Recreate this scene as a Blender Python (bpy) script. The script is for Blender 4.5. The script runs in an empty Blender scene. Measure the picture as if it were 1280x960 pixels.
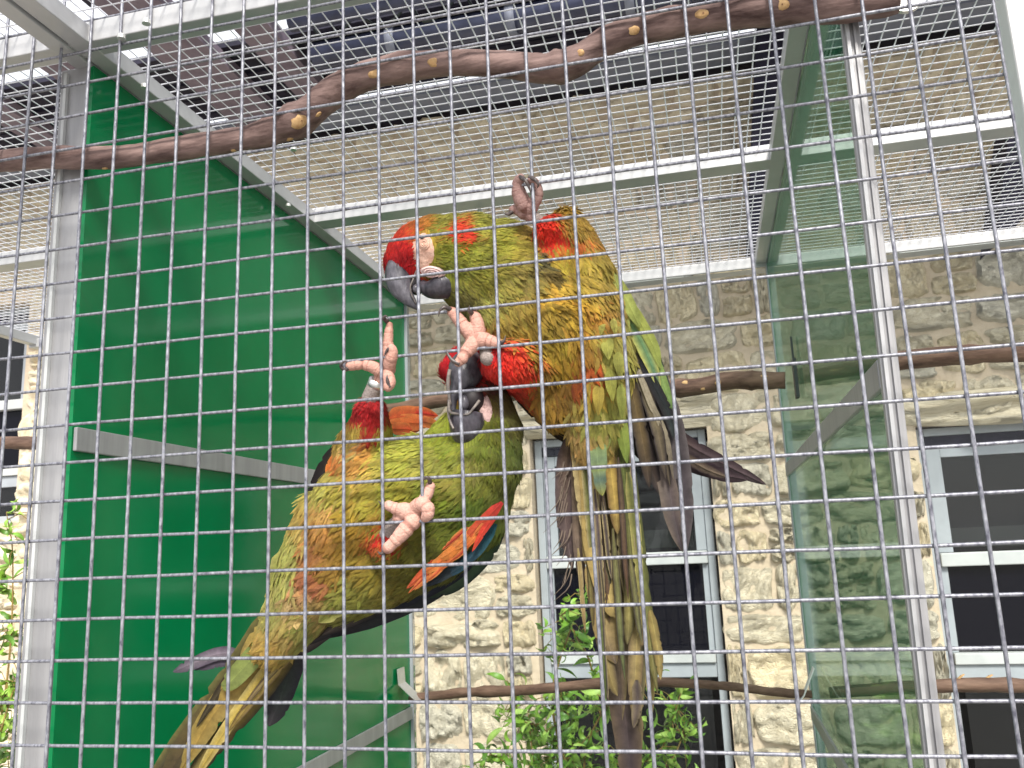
import bpy, bmesh, math, random
import numpy as np
from mathutils import Vector, Matrix, noise
from mathutils.bvhtree import BVHTree
random.seed(7); rng = np.random.default_rng(7)
S = bpy.context.scene
# ------------------------------------------------------------------ camera
FPX = 1055.47; CAM = Vector((0.9827, -0.956, 0.215)); YAW, PITCH, ROLL = 0.2254, 0.1950, -0.0418
RM = Matrix.Rotation(YAW, 3, 'Z') @ Matrix.Rotation(math.pi/2 + PITCH, 3, 'X') @ Matrix.Rotation(ROLL, 3, 'Z')
cam_d = bpy.data.cameras.new('camera'); cam = bpy.data.objects.new('camera', cam_d)
S.collection.objects.link(cam); S.camera = cam
cam.matrix_world = Matrix.Translation(CAM) @ RM.to_4x4()
cam_d.sensor_width = 36; cam_d.lens = FPX/1280*36; cam_d.clip_start = 0.02; cam_d.clip_end = 500
cam_d.dof.use_dof = True; cam_d.dof.focus_distance = 1.02; cam_d.dof.aperture_fstop = 24
# ------------------------------------------------------------------ sky + sun (bright overcast)
SUN_EL, SUN_AZ = math.radians(44), math.radians(160)      # azimuth measured from +Y, clockwise
w = bpy.data.worlds.new('World'); S.world = w; w.use_nodes = True
nt = w.node_tree; bg = nt.nodes['Background']
sky = nt.nodes.new('ShaderNodeTexSky'); sky.sky_type = 'NISHITA'; sky.sun_disc = False
sky.sun_elevation = SUN_EL; sky.sun_rotation = SUN_AZ; sky.dust_density = 3.0; sky.air_density = 1.0
mxs = nt.nodes.new('ShaderNodeMix'); mxs.data_type = 'RGBA'
mxs.inputs[0].default_value = 0.72; mxs.inputs[7].default_value = (11.5, 11.6, 12.0, 1)      # cloud veil
nt.links.new(sky.outputs[0], mxs.inputs[6]); nt.links.new(mxs.outputs[2], bg.inputs[0])
bg.inputs[1].default_value = 0.08
sd = bpy.data.lights.new('sun', 'SUN'); sun = bpy.data.objects.new('sun', sd); S.collection.objects.link(sun)
sd.energy = 2.7; sd.angle = math.radians(14); sd.color = (1, .95, .87)
sdir = Vector((math.sin(SUN_AZ)*math.cos(SUN_EL), math.cos(SUN_AZ)*math.cos(SUN_EL), math.sin(SUN_EL)))
sun.rotation_euler = sdir.to_track_quat('Z', 'Y').to_euler()
S.view_settings.view_transform = 'Standard'; S.view_settings.look = 'None'
S.view_settings.exposure = 1.0; S.view_settings.gamma = 1
S.render.engine = 'CYCLES'
try:
    S.cycles.max_bounces = 8; S.cycles.transparent_max_bounces = 12
except Exception: pass

# ------------------------------------------------------------------ helpers
GZ = -1.385
def ray(px, py): return RM @ Vector(((px-640)/FPX, -(py-480)/FPX, -1.0))
def at(px, py, y): d = ray(px, py); return CAM + d*((y-CAM.y)/d.y)
def atz(px, py, z): d = ray(px, py); return CAM + d*((z-CAM.z)/d.z)
def scl(px, py, y): return ((y-CAM.y)/ray(px, py).y)/FPX          # metres per pixel at that depth
def lin(c, k=1.0):
    return tuple(k*((v/255/12.92) if v/255 <= .04045 else ((v/255+.055)/1.055)**2.4) for v in c[:3])
def link(o): S.collection.objects.link(o); return o
def tag(o, label=None, cat=None, group=None, kind=None):
    if label: o['label'] = label
    if cat: o['category'] = cat
    if group: o['group'] = group
    if kind: o['kind'] = kind
    return o
def empty(name, loc, label, cat, group=None):
    o = link(bpy.data.objects.new(name, None)); o.location = loc; o.empty_display_size = .05
    return tag(o, label, cat, group)
def mesh_obj(name, vs, fs, mat, parent=None, smooth=False, cols=None, uvs=None):
    me = bpy.data.meshes.new(name); me.from_pydata([tuple(v) for v in vs], [], fs); me.update()
    return me_obj(name, me, mat, parent, smooth, cols, uvs)
def me_obj(name, me, mat, parent=None, smooth=False, cols=None, uvs=None):
    if mat and not me.materials: me.materials.append(mat)
    if smooth: me.polygons.foreach_set('use_smooth', [True]*len(me.polygons))
    if cols is not None:
        ca = me.color_attributes.new('col', 'FLOAT_COLOR', 'POINT')
        a = np.ones((len(me.vertices), 4), dtype=np.float32); a[:, :3] = np.asarray(cols)[:, :3]
        ca.data.foreach_set('color', a.ravel())
    if uvs is not None:
        uv = me.uv_layers.new(name='uv'); li = np.empty(len(me.loops), dtype=np.int32)
        me.loops.foreach_get('vertex_index', li)
        uv.data.foreach_set('uv', np.asarray(uvs, dtype=np.float32)[li].ravel())
    o = link(bpy.data.objects.new(name, me))
    if parent: set_parent(o, parent)
    return o
def base_of(p):
    v = Vector((0, 0, 0))
    while p is not None: v += p.location; p = p.parent
    return v
def set_parent(o, p):
    o.parent = p; o.location = o.location - base_of(p)
class MB:
    def __init__(s): s.v = []; s.f = []
    def box(s, x0, x1, y0, y1, z0, z1):
        n = len(s.v)
        s.v += [(x, y, z) for z in (z0, z1) for y in (y0, y1) for x in (x0, x1)]
        s.f += [tuple(n+i for i in q) for q in ((0, 2, 3, 1), (4, 5, 7, 6), (0, 1, 5, 4), (2, 6, 7, 3), (0, 4, 6, 2), (1, 3, 7, 5))]
        return s
    def tube(s, pts, rad, n=8, cap=True, ref=None, squash=1.0):
        pts = [Vector(p) for p in pts]; m = len(pts); b = len(s.v)
        if not hasattr(rad, '__len__'): rad = [rad]*m
        u = None
        for i, p in enumerate(pts):
            t = (pts[min(i+1, m-1)] - pts[max(i-1, 0)]).normalized()
            if u is None:
                r0 = Vector(ref) if ref else (Vector((0, 0, 1)) if abs(t.z) < .9 else Vector((1, 0, 0)))
                u = (r0 - t*r0.dot(t)).normalized()
            else: u = (u - t*u.dot(t)).normalized()
            v_ = t.cross(u)
            for k in range(n):
                a = 2*math.pi*k/n
                s.v.append(tuple(p + (u*math.cos(a)*squash + v_*math.sin(a))*rad[i]))
        for i in range(m-1):
            for k in range(n):
                s.f.append((b+i*n+k, b+i*n+(k+1) % n, b+(i+1)*n+(k+1) % n, b+(i+1)*n+k))
        if cap: s.f.append(tuple(b+k for k in range(n))[::-1]); s.f.append(tuple(b+(m-1)*n+k for k in range(n)))
        return s
    def prism(s, pts, y0, y1):           # polygon in x,z extruded along y
        n = len(s.v); m = len(pts)
        s.v += [(x, y0, z) for x, z in pts] + [(x, y1, z) for x, z in pts]
        s.f += [tuple(range(n, n+m)), tuple(range(n+2*m-1, n+m-1, -1))]
        s.f += [(n+i, n+m+i, n+m+(i+1) % m, n+(i+1) % m) for i in range(m)]
        return s
    def out(s, name, mat, parent=None, smooth=False): return mesh_obj(name, s.v, s.f, mat, parent, smooth)
def bevel(o, w=.002, seg=2):
    m = o.modifiers.new('bevel', 'BEVEL'); m.width = w; m.segments = seg; m.limit_method = 'ANGLE'
    return o
def spline(pts, n):                      # catmull-rom through tuples
    P = np.array([tuple(p) for p in pts], float); P = np.vstack([2*P[0]-P[1], P, 2*P[-1]-P[-2]]); m = len(P)-3
    o = []
    for t in np.linspace(0, m-1e-9, n):
        i = int(t); u = t-i; a, b, c, d = P[i:i+4]
        o.append(.5*((2*b)+(-a+c)*u+(2*a-5*b+4*c-d)*u*u+(-a+3*b-3*c+d)*u**3))
    return np.array(o)

# ------------------------------------------------------------------ materials
def mat(name, col, rough=.5, metal=0, spec=.5, var=None, vscale=5, bump=0, bscale=30, col_attr=False, bdet=4, coat=0, stretch=None, vdet=5):
    m = bpy.data.materials.new(name); m.use_nodes = True; n = m.node_tree; b = n.nodes['Principled BSDF']
    b.inputs['Roughness'].default_value = rough; b.inputs['Metallic'].default_value = metal
    b.inputs['Specular IOR Level'].default_value = spec; b.inputs['Coat Weight'].default_value = coat
    tc = n.nodes.new('ShaderNodeTexCoord'); vec = tc.outputs['Object']
    if stretch:
        mp = n.nodes.new('ShaderNodeMapping'); mp.inputs['Scale'].default_value = stretch
        n.links.new(vec, mp.inputs[0]); vec = mp.outputs[0]
    src = None
    if col_attr:
        a = n.nodes.new('ShaderNodeAttribute'); a.attribute_name = 'col'; src = a.outputs['Color']
    b.inputs['Base Color'].default_value = (*col, 1)
    if var:
        nz = n.nodes.new('ShaderNodeTexNoise'); nz.inputs['Scale'].default_value = vscale; nz.inputs['Detail'].default_value = vdet
        nz.inputs['Roughness'].default_value = .65
        n.links.new(vec, nz.inputs['Vector'])
        cr = n.nodes.new('ShaderNodeValToRGB'); cr.color_ramp.elements[0].position = .32; cr.color_ramp.elements[1].position = .68
        n.links.new(nz.outputs[0], cr.inputs[0])
        if src is not None:
            cr.color_ramp.elements[0].color = (*[var[0]]*3, 1) if not hasattr(var[0], '__len__') else (*var[0], 1)
            cr.color_ramp.elements[1].color = (*[var[1]]*3, 1) if not hasattr(var[1], '__len__') else (*var[1], 1)
            mx = n.nodes.new('ShaderNodeMix'); mx.data_type = 'RGBA'; mx.blend_type = 'MULTIPLY'; mx.inputs[0].default_value = 1
            n.links.new(src, mx.inputs[6]); n.links.new(cr.outputs[0], mx.inputs[7]); src = mx.outputs[2]
        else:
            cr.color_ramp.elements[0].color = (*var[0], 1); cr.color_ramp.elements[1].color = (*var[1], 1)
            src = cr.outputs[0]
    if src is not None: n.links.new(src, b.inputs['Base Color'])
    if bump:
        nb = n.nodes.new('ShaderNodeTexNoise'); nb.inputs['Scale'].default_value = bscale; nb.inputs['Detail'].default_value = bdet
        n.links.new(vec, nb.inputs['Vector'])
        bp = n.nodes.new('ShaderNodeBump'); bp.inputs['Strength'].default_value = 1; bp.inputs['Distance'].default_value = bump
        n.links.new(nb.outputs[0], bp.inputs['Height']); n.links.new(bp.outputs[0], b.inputs['Normal'])
    return m
M = {}
M['wire'] = mat('galvanised_wire', (.45, .46, .5), .45, .4, .5, ((.08, .08, .11), (.38, .39, .43)), 210, .0006, 300, stretch=(1, 1, .45))
M['roofwire'] = mat('thin_galvanised_wire', (.72, .73, .77), .5, .15)
M['alu'] = mat('aluminium', (.5, .5, .5), .45, .3, .5, ((.29, .29, .30), (.39, .39, .40)), 6, .0003, 60, stretch=(8, 8, .6))
M['alub'] = mat('aluminium_beam', (.55, .55, .55), .42, .3, .5, ((.42, .43, .44), (.54, .54, .55)), 5, .0003, 60)
M['aluw'] = mat('white_coated_post', (.8, .8, .8), .5, 0, .4, ((.76, .76, .76), (.84, .84, .84)), 5)
M['green'] = mat('green_laminate', (.0, .2, .09), .10, 0, .5, (lin((0, 108, 60)), lin((2, 120, 70))), 3, .00012, 5, coat=.0)
M['green'].node_tree.nodes['Principled BSDF'].inputs['Specular IOR Level'].default_value = .3
M['bark'] = mat('smooth_bark', (.2, .12, .1), .7, 0, .25, (lin((74, 56, 54)), lin((150, 126, 120))), 30, .003, 60, stretch=(.4, 1.6, 1.6), bdet=9, vdet=9)
M['bark_dark'] = mat('dark_bark', (.15, .09, .06), .7, 0, .3, (lin((76, 56, 48)), lin((134, 108, 92))), 32, .003, 60, stretch=(.35, 1.6, 1.6), bdet=9, vdet=9)
M['cut'] = mat('cut_wood', (.6, .45, .25), .7, 0, .3, (lin((164, 126, 84)), lin((206, 172, 124))), 120, .0004, 200)
M['knotdark'] = mat('knot_heart', (.2, .1, .05), .8)
M['stone'] = mat('rockfaced_limestone', (.5, .42, .32), .92, 0, .15, (lin((198, 185, 158)), lin((226, 216, 194))), 7, .014, 22, bdet=12, vdet=8)
M['stone2'] = mat('warm_limestone', (.5, .42, .32), .92, 0, .15, (lin((206, 188, 154)), lin((228, 214, 184))), 7, .014, 20, bdet=12, vdet=8)
M['stone3'] = mat('grey_limestone', (.5, .42, .32), .92, 0, .15, (lin((192, 184, 166)), lin((222, 214, 196))), 7, .014, 23, bdet=12, vdet=8)
M['mortar'] = mat('mortar', (.45, .38, .3), .95, 0, .1, (lin((186, 170, 148)), lin((206, 190, 168))), 10, .006, 40, bdet=8)
M['upvc'] = mat('window_frame_paint', (.5, .53, .56), .45, 0, .4, (lin((150, 156, 162)), lin((168, 174, 180))), 4)
M['rail'] = mat('white_window_rail', (.75, .76, .76), .4, 0, .4, (lin((176, 180, 180)), lin((198, 200, 200))), 4)
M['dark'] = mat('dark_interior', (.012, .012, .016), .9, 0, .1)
M['blind'] = mat('pale_blind', (.4, .45, .42), .8, 0, .2)
M['slate'] = mat('dark_slate_board', (.05, .05, .07), .7, 0, .3, (lin((26, 26, 40)), lin((46, 44, 62))), 12, .002, 30)
M['purple'] = mat('mauve_grey_joist', (.2, .18, .2), .8, 0, .2, (lin((112, 102, 116)), lin((134, 124, 136))), 8, .002, 30)
M['fascia'] = mat('grey_gutter_paint', (.2, .22, .27), .6, 0, .3, (lin((120, 126, 144)), lin((140, 146, 162))), 5)
M['pipe'] = mat('dark_pipe', (.05, .06, .09), .4, 0, .5, (lin((50, 54, 76)), lin((72, 78, 104))), 7)
M['claw'] = mat('horn_claw', (.03, .025, .025), .35, 0, .5, (lin((34, 28, 32)), lin((98, 86, 82))), 260, .0002, 300)
M['skin'] = mat('pink_scaly_skin', (.5, .3, .25), .62, 0, .3, ((.78, .72, .72), (1.1, 1.06, 1.04)), 300, .0012, 460, True)
M['skin_dark'] = mat('dusky_scaly_skin', (.3, .2, .18), .62, 0, .3, ((.78, .72, .72), (1.1, 1.06, 1.04)), 300, .0012, 460, True)
M['skin_pale'] = mat('pale_scaly_skin', (.5, .3, .25), .62, 0, .3, ((.78, .72, .72), (1.1, 1.06, 1.04)), 300, .0012, 460, True)
M['shank'] = mat('grey_shank_skin', (.3, .26, .25), .7, 0, .3, (lin((112, 102, 98)), lin((166, 154, 148))), 500, .0008, 600)
M['face'] = mat('bare_face_skin', (.6, .42, .36), .6, 0, .3, (lin((196, 150, 130)), lin((236, 198, 178))), 120, .0012, 260)
M['facepale'] = mat('pale_face_skin', (.6, .42, .36), .6, 0, .3, (lin((206, 172, 170)), lin((240, 214, 208))), 120, .0008, 260)
M['facedusky'] = mat('dusky_face_skin', (.5, .4, .36), .6, 0, .3, (lin((140, 112, 110)), lin((196, 166, 160))), 160, .0014, 300)
M['beak'] = mat('grey_horn_beak', (.06, .06, .07), .34, 0, .5, (lin((34, 32, 40)), lin((112, 110, 118))), 70, .0012, 150, vdet=9, stretch=(1, 1, .5))
M['beakdark'] = mat('dark_horn_beak', (.04, .04, .05), .3, 0, .5, (lin((26, 24, 32)), lin((92, 88, 96))), 70, .0011, 160, vdet=9, stretch=(1, 1, .5))
M['beakrim'] = mat('cream_beak_rim', (.5, .45, .4), .5, 0, .4, (lin((84, 78, 78)), lin((146, 138, 130))), 120)
M['mouth'] = mat('dark_mouth', (.01, .006, .008), .6)
M['ring'] = mat('steel_leg_ring', (.7, .72, .72), .3, .7)
M['steel'] = mat('bracket_steel', (.65, .65, .63), .35, .6)
M['black'] = mat('black_bracket', (.02, .03, .03), .5)
M['white'] = mat('white_plastic', (.8, .8, .8), .4)
M['ground'] = mat('paving', (.3, .29, .27), .9, 0, .2, ((.24, .23, .21), (.34, .32, .3)), 4, .004, 20)
M['twig'] = mat('willow_twig', (.25, .2, .08), .7, 0, .3, (lin((110, 92, 50)), lin((150, 126, 70))), 30)
def feather_mat(name, barb, rough=.6):
    m = mat(name, (.3, .3, .1), rough, 0, .25, (.72, 1.22), 95, 0, 1, True)
    n = m.node_tree; b = n.nodes['Principled BSDF']; src = b.inputs['Base Color'].links[0].from_socket
    uv = n.nodes.new('ShaderNodeUVMap'); wv = n.nodes.new('ShaderNodeTexWave'); wv.wave_type = 'BANDS'; wv.bands_direction = 'X'
    mp = n.nodes.new('ShaderNodeMapping'); mp.inputs['Rotation'].default_value = (0, 0, .0)
    n.links.new(uv.outputs[0], mp.inputs[0]); n.links.new(mp.outputs[0], wv.inputs['Vector'])
    wv.inputs['Scale'].default_value = barb; wv.inputs['Distortion'].default_value = 2.5; wv.inputs['Detail'].default_value = 3
    mr = n.nodes.new('ShaderNodeMapRange'); mr.inputs[3].default_value = .8; mr.inputs[4].default_value = 1.1
    n.links.new(wv.outputs[0], mr.inputs[0])
    mx = n.nodes.new('ShaderNodeMix'); mx.data_type = 'RGBA'; mx.blend_type = 'MULTIPLY'; mx.inputs[0].default_value = 1
    n.links.new(src, mx.inputs[6]); n.links.new(mr.outputs[0], mx.inputs[7]); n.links.new(mx.outputs[2], b.inputs['Base Color'])
    bp = n.nodes.new('ShaderNodeBump'); bp.inputs['Distance'].default_value = .0005; bp.inputs['Strength'].default_value = .8
    n.links.new(wv.outputs[0], bp.inputs['Height']); n.links.new(bp.outputs[0], b.inputs['Normal'])
    b.inputs['Sheen Weight'].default_value = .05
    return m
M['plume'] = feather_mat('soft_plumage', 1.6, .75)
M['quill'] = feather_mat('flight_feather_vane', 9, .5)
M['leaf'] = mat('willow_leaf', (.1, .2, .03), .42, 0, .5, (.7, 1.3), 20, 0, 1, True)
bl = M['leaf'].node_tree.nodes['Principled BSDF']; bl.inputs['Transmission Weight'].default_value = 0
bl.inputs['Subsurface Weight'].default_value = 0
g = bpy.data.materials.new('window_glass'); g.use_nodes = True; n = g.node_tree; n.nodes.remove(n.nodes['Principled BSDF'])
o_ = n.nodes['Material Output']; tr = n.nodes.new('ShaderNodeBsdfTransparent'); tr.inputs[0].default_value = (.93, .955, .95, 1)
gl = n.nodes.new('ShaderNodeBsdfGlossy'); gl.inputs['Roughness'].default_value = .01; fr = n.nodes.new('ShaderNodeFresnel'); fr.inputs[0].default_value = 1.22
mx = n.nodes.new('ShaderNodeMixShader'); n.links.new(fr.outputs[0], mx.inputs[0]); n.links.new(tr.outputs[0], mx.inputs[1]); n.links.new(gl.outputs[0], mx.inputs[2]); n.links.new(mx.outputs[0], o_.inputs[0])
M['glass'] = g
g = bpy.data.materials.new('tinted_green_sheet'); g.use_nodes = True; n = g.node_tree; pb = n.nodes['Principled BSDF']
pb.inputs['Base Color'].default_value = (*lin((52, 136, 100)), 1); pb.inputs['Roughness'].default_value = .5; pb.inputs['Specular IOR Level'].default_value = 0
o_ = n.nodes['Material Output']; tr = n.nodes.new('ShaderNodeBsdfTransparent'); tr.inputs[0].default_value = (.82, .92, .85, 1)
gl = n.nodes.new('ShaderNodeBsdfGlossy'); gl.inputs['Roughness'].default_value = .04; fr = n.nodes.new('ShaderNodeFresnel'); fr.inputs[0].default_value = 1.33
m1 = n.nodes.new('ShaderNodeMixShader'); m1.inputs[0].default_value = .24; n.links.new(tr.outputs[0], m1.inputs[1]); n.links.new(pb.outputs[0], m1.inputs[2])
m2 = n.nodes.new('ShaderNodeMixShader'); ml = n.nodes.new('ShaderNodeMath'); ml.operation = 'MULTIPLY'; ml.inputs[1].default_value = .4; n.links.new(fr.outputs[0], ml.inputs[0]); n.links.new(ml.outputs[0], m2.inputs[0]); n.links.new(m1.outputs[0], m2.inputs[1]); n.links.new(gl.outputs[0], m2.inputs[2]); n.links.new(m2.outputs[0], o_.inputs[0])
M['tint'] = g
#SPLIT
# ------------------------------------------------------------------ ground
o = mesh_obj('ground', [(-120, -120, GZ), (120, -120, GZ), (120, 120, GZ), (-120, 120, GZ)], [(0, 1, 2, 3)], M['ground']); tag(o, kind='structure')

# ------------------------------------------------------------------ stone house behind the aviary
WY = 4.04; WTOP = 3.08
WIN = [(-.07, .985, -1.25, .885), (2.10, 3.20, -1.25, .80), (-4.85, -3.76, .55, 2.15)]
house = empty('stone_house', (0.5, WY, GZ), 'cream limestone house wall with sash windows seen behind the aviary', 'house')
xs = sorted({-6.0, 3.9} | {v for q in WIN for v in q[:2]}); zs = sorted({GZ, WTOP} | {v for q in WIN for v in q[2:4]})
vs, fs = [], []
def quad(a, b, c, d): n0 = len(vs); vs.extend([a, b, c, d]); fs.append((n0, n0+1, n0+2, n0+3))
for i in range(len(xs)-1):
    for j in range(len(zs)-1):
        cx, cz = (xs[i]+xs[i+1])/2, (zs[j]+zs[j+1])/2
        if any(q[0] < cx < q[1] and q[2] < cz < q[3] for q in WIN): continue
        quad((xs[i], WY, zs[j]), (xs[i+1], WY, zs[j]), (xs[i+1], WY, zs[j+1]), (xs[i], WY, zs[j+1]))
D = WY+.16
for x0, x1, z0, z1 in WIN:
    quad((x0, WY, z0), (x0, WY, z1), (x0, D, z1), (x0, D, z0)); quad((x1, WY, z1), (x1, WY, z0), (x1, D, z0), (x1, D, z1))
    quad((x0, WY, z1), (x1, WY, z1), (x1, D, z1), (x0, D, z1)); quad((x0, WY, z0), (x0, D, z0), (x1, D, z0), (x1, WY, z0))
quad((-6, WY, GZ), (-6, WY, WTOP), (-6, WY+4, WTOP), (-6, WY+4, GZ)); quad((3.9, WY, WTOP), (3.9, WY, GZ), (3.9, WY+4, GZ), (3.9, WY+4, WTOP))
quad((-6, WY, WTOP), (3.9, WY, WTOP), (3.9, WY+4, WTOP), (-6, WY+4, WTOP))
wall = mesh_obj('wall', vs, fs, M['mortar'], house)
# rock-faced stones: 24 shared shapes
def stone_mesh(k, m):
    r = random.Random(100+k); nx, nz = 18, 12; vs, fs = [], []
    pw = r.uniform(3.5, 8); off = Vector((r.uniform(0, 99), r.uniform(0, 99), r.uniform(0, 99)))
    for j in range(nz):
        for i in range(nx):
            u, v = i/(nx-1)*2-1, j/(nz-1)*2-1
            q = max(abs(u), abs(v)); ln = (abs(u)**pw+abs(v)**pw)**(1/pw)
            f = (q/ln if ln > 0 else 1)
            px, pz = u*f*.5, v*f*.5
            wob = .085*noise.noise(Vector((px*2.6, pz*2.6, 0))+off)
            wob2 = .12*noise.noise(Vector((px*2.6, pz*2.6, 7))+off)
            e = 1-q
            h = min(1, e*6.5)**.6
            rough = .95*noise.fractal(Vector((px*3.4, pz*2.6, 3))+off, .75, 2.1, 5)
            facet = .7*abs(noise.noise(Vector((px*5, pz*4, 9))+off))
            vs.append((px+wob, -(h*(.8+rough-facet)) if e > 1e-6 else .25, pz+wob2))
    for j in range(nz-1):
        for i in range(nx-1):
            a = j*nx+i; fs.append((a, a+1, a+nx+1, a+nx))
    me = bpy.data.meshes.new('stone'); me.from_pydata(vs, [], fs); me.materials.append(m)
    me.polygons.foreach_set('use_smooth', [True]*len(me.polygons)); return me
SM = [stone_mesh(k, M[['stone', 'stone', 'stone2', 'stone3'][k % 4]]) for k in range(28)]
slots = []
def clip(x0, x1, z0, z1):
    out = [(x0, x1)]
    for a, b, c, d in WIN:
        if z1 > c+.01 and z0 < d-.01:
            nw = []
            for s, e in out:
                if e <= a or s >= b: nw.append((s, e)); continue
                if s < a-.05: nw.append((s, a))
                if e > b+.05: nw.append((b, e))
            out = nw
    return out
z = GZ; rs = random.Random(5)
zb = []
while z < WTOP-.02:
    h = rs.choice([.17, .2, .23, .26, .29]); h = min(h, WTOP-z)
    zb.append((z, z+h)); z += h
for (z0, z1) in zb:
    x = -5.9+rs.uniform(-.2, 0)
    while x < 3.9:
        wd = rs.uniform(.22, .52)*(1 if z1-z0 > .15 else 1.1)
        for s, e in clip(x, min(x+wd, 3.88), z0, z1):
            if e-s < .06: continue
            if z1-z0 > .24 and rs.random() < .3:
                zm = z0+(z1-z0)*rs.uniform(.42, .58); slots += [(s, e, z0, zm), (s, e, zm, z1)]
            elif z1-z0 > .2 and e-s > .3 and rs.random() < .4:
                xm = s+(e-s)*rs.uniform(.35, .65); zm = z0+(z1-z0)*rs.uniform(.42, .58)
                slots += [(s, xm, z0, z1), (xm, e, z0, zm), (xm, e, zm, z1)]
            else: slots.append((s, e, z0, z1))
        x += wd
def impor(s):
    cx, cz = (s[0]+s[1])/2, (s[2]+s[3])/2
    p = (cx-1.2)**2+(cz-.35)**2*1.6
    return p
slots.sort(key=impor)
stuff = MB(); stuff_me = []
for k, (s, e, z0, z1) in enumerate(slots):
    cx, cz = (s+e)/2, (z0+z1)/2; me = SM[rs.randrange(len(SM))]
    j = .006; sx, sz = (e-s)-j, (z1-z0)-j; th = rs.uniform(.035, .06)
    fx = rs.choice([-1, 1]); fz = rs.choice([-1, 1])
    if k < 298:
        o = link(bpy.data.objects.new('stone', me)); o.parent = wall
        o.location = Vector((cx, WY+.004, cz))-base_of(wall); o.scale = (sx*fx, th, sz*fz)
        o.rotation_euler = (0, rs.uniform(-.05, .05), 0)
    else:
        n0 = len(stuff.v)
        for v in me.vertices: stuff.v.append((cx+v.co.x*sx*fx, WY+.004+v.co.y*th, cz+v.co.z*sz*fz))
        for p in me.polygons: stuff.f.append(tuple(n0+i for i in p.vertices))
tag(stuff.out('stonework', M['stone'], wall, True), kind='stuff')
# windows
def window(x0, x1, z0, z1, bars, label):
    y = WY+.085; fw = .055
    wo = MB().box(x0+.012, x0+fw, y, y+.07, z0, z1-.012).box(x1-fw, x1-.012, y, y+.07, z0, z1-.012).box(x0+fw, x1-fw, y, y+.07, z1-fw, z1-.012).box(x0+fw, x1-fw, y, y+.07, z0, z0+fw)
    win = bevel(wo.out('window', M['upvc'], house), .004); tag(win, label)
    # dark slate strip under the lintel
    MB().box(x0+fw+.002, x1-fw-.002, y+.01, y+.05, z1-fw-.055, z1-fw-.002).out('head_strip', M['slate'], win)
    zt = z1-fw-.06
    # upper sash
    s1 = bars[0]; fr = MB()
    fr.box(x0+fw+.002, x0+fw+.075, y+.012, y+.055, s1, zt).box(x1-fw-.06, x1-fw-.002, y+.012, y+.055, s1, zt).box(x0+fw+.075, x1-fw-.06, y+.012, y+.055, zt-.06, zt)
    bevel(fr.out('sash', M['upvc'], win), .003)
    MB().box(x0+fw+.077, x1-fw-.062, y+.03, y+.036, s1+.002, zt-.062).out('pane', M['paned'], win)
    bevel(MB().box(x0+fw+.002, x1-fw-.002, y-.012, y+.05, s1-.075, s1-.002).out('rail', M['rail'], win), .006, 3)
    # lower sash (open; black sheet painted for the unlit room)
    s2 = bars[1]
    lf = MB().box(x0+fw+.002, x0+fw+.035, y+.02, y+.05, s2, s1-.077).box(x1-fw-.035, x1-fw-.002, y+.02, y+.05, s2, s1-.077)
    lf.out('sash', M['upvc'], win)
    MB().box(x0+fw+.037, x1-fw-.037, y+.04, y+.046, s2+.002, s1-.079).out('pane', M['roomblack'], win)
    bevel(MB().box(x0+fw+.002, x1-fw-.002, y-.02, y+.05, s2-.06, s2-.002).out('rail', M['rail'], win), .005, 3)
    bevel(MB().box(x0+fw+.002, x1-fw-.002, y+.0, y+.045, s2-.14, s2-.062).out('rail', M['upvc'], win), .004)
    MB().box(x0+fw+.04, x1-fw-.04, y+.03, y+.036, z0+fw+.002, s2-.142).out('pane', M['paned'], win)
    # things inside: pale worktop seen low in the upper sash
    MB().box(x0+fw+.1, x1-fw-.08, y+.25, y+.3, s1+.02, s1+.13).out('blind', M['blind'], win)
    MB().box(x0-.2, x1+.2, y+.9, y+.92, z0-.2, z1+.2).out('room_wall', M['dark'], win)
M['paned'] = mat('dusky_window_pane', (.02, .022, .025), .04, 0, .5, (lin((18, 20, 23)), lin((32, 32, 34))), 2.5)
M['paned'].node_tree.nodes['Principled BSDF'].inputs['Alpha'].default_value = .55
M['roomblack'] = mat('black_room_sheet', (.004, .004, .008), .12, 0, .12)
window(*WIN[0], (.175, -.385), 'grey sash window behind the upper bird tail with its lower half black')
window(*WIN[1], (.11, -.41), 'grey sash window at the right edge beyond the green divider')
window(*WIN[2], (1.45, .95), 'window behind the left neighbouring bay')
# rough lintels
for k, (x0, x1, z1) in enumerate([(-.17, 1.06, .885), (2.0, 3.35, .80)]):
    me = SM[5+k*3]; o = link(bpy.data.objects.new('lintel', me)); o.parent = wall
    o.location = Vector(((x0+x1)/2, WY-.02, z1+.085))-base_of(wall); o.scale = ((x1-x0)*1.02, .075, .2)
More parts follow.
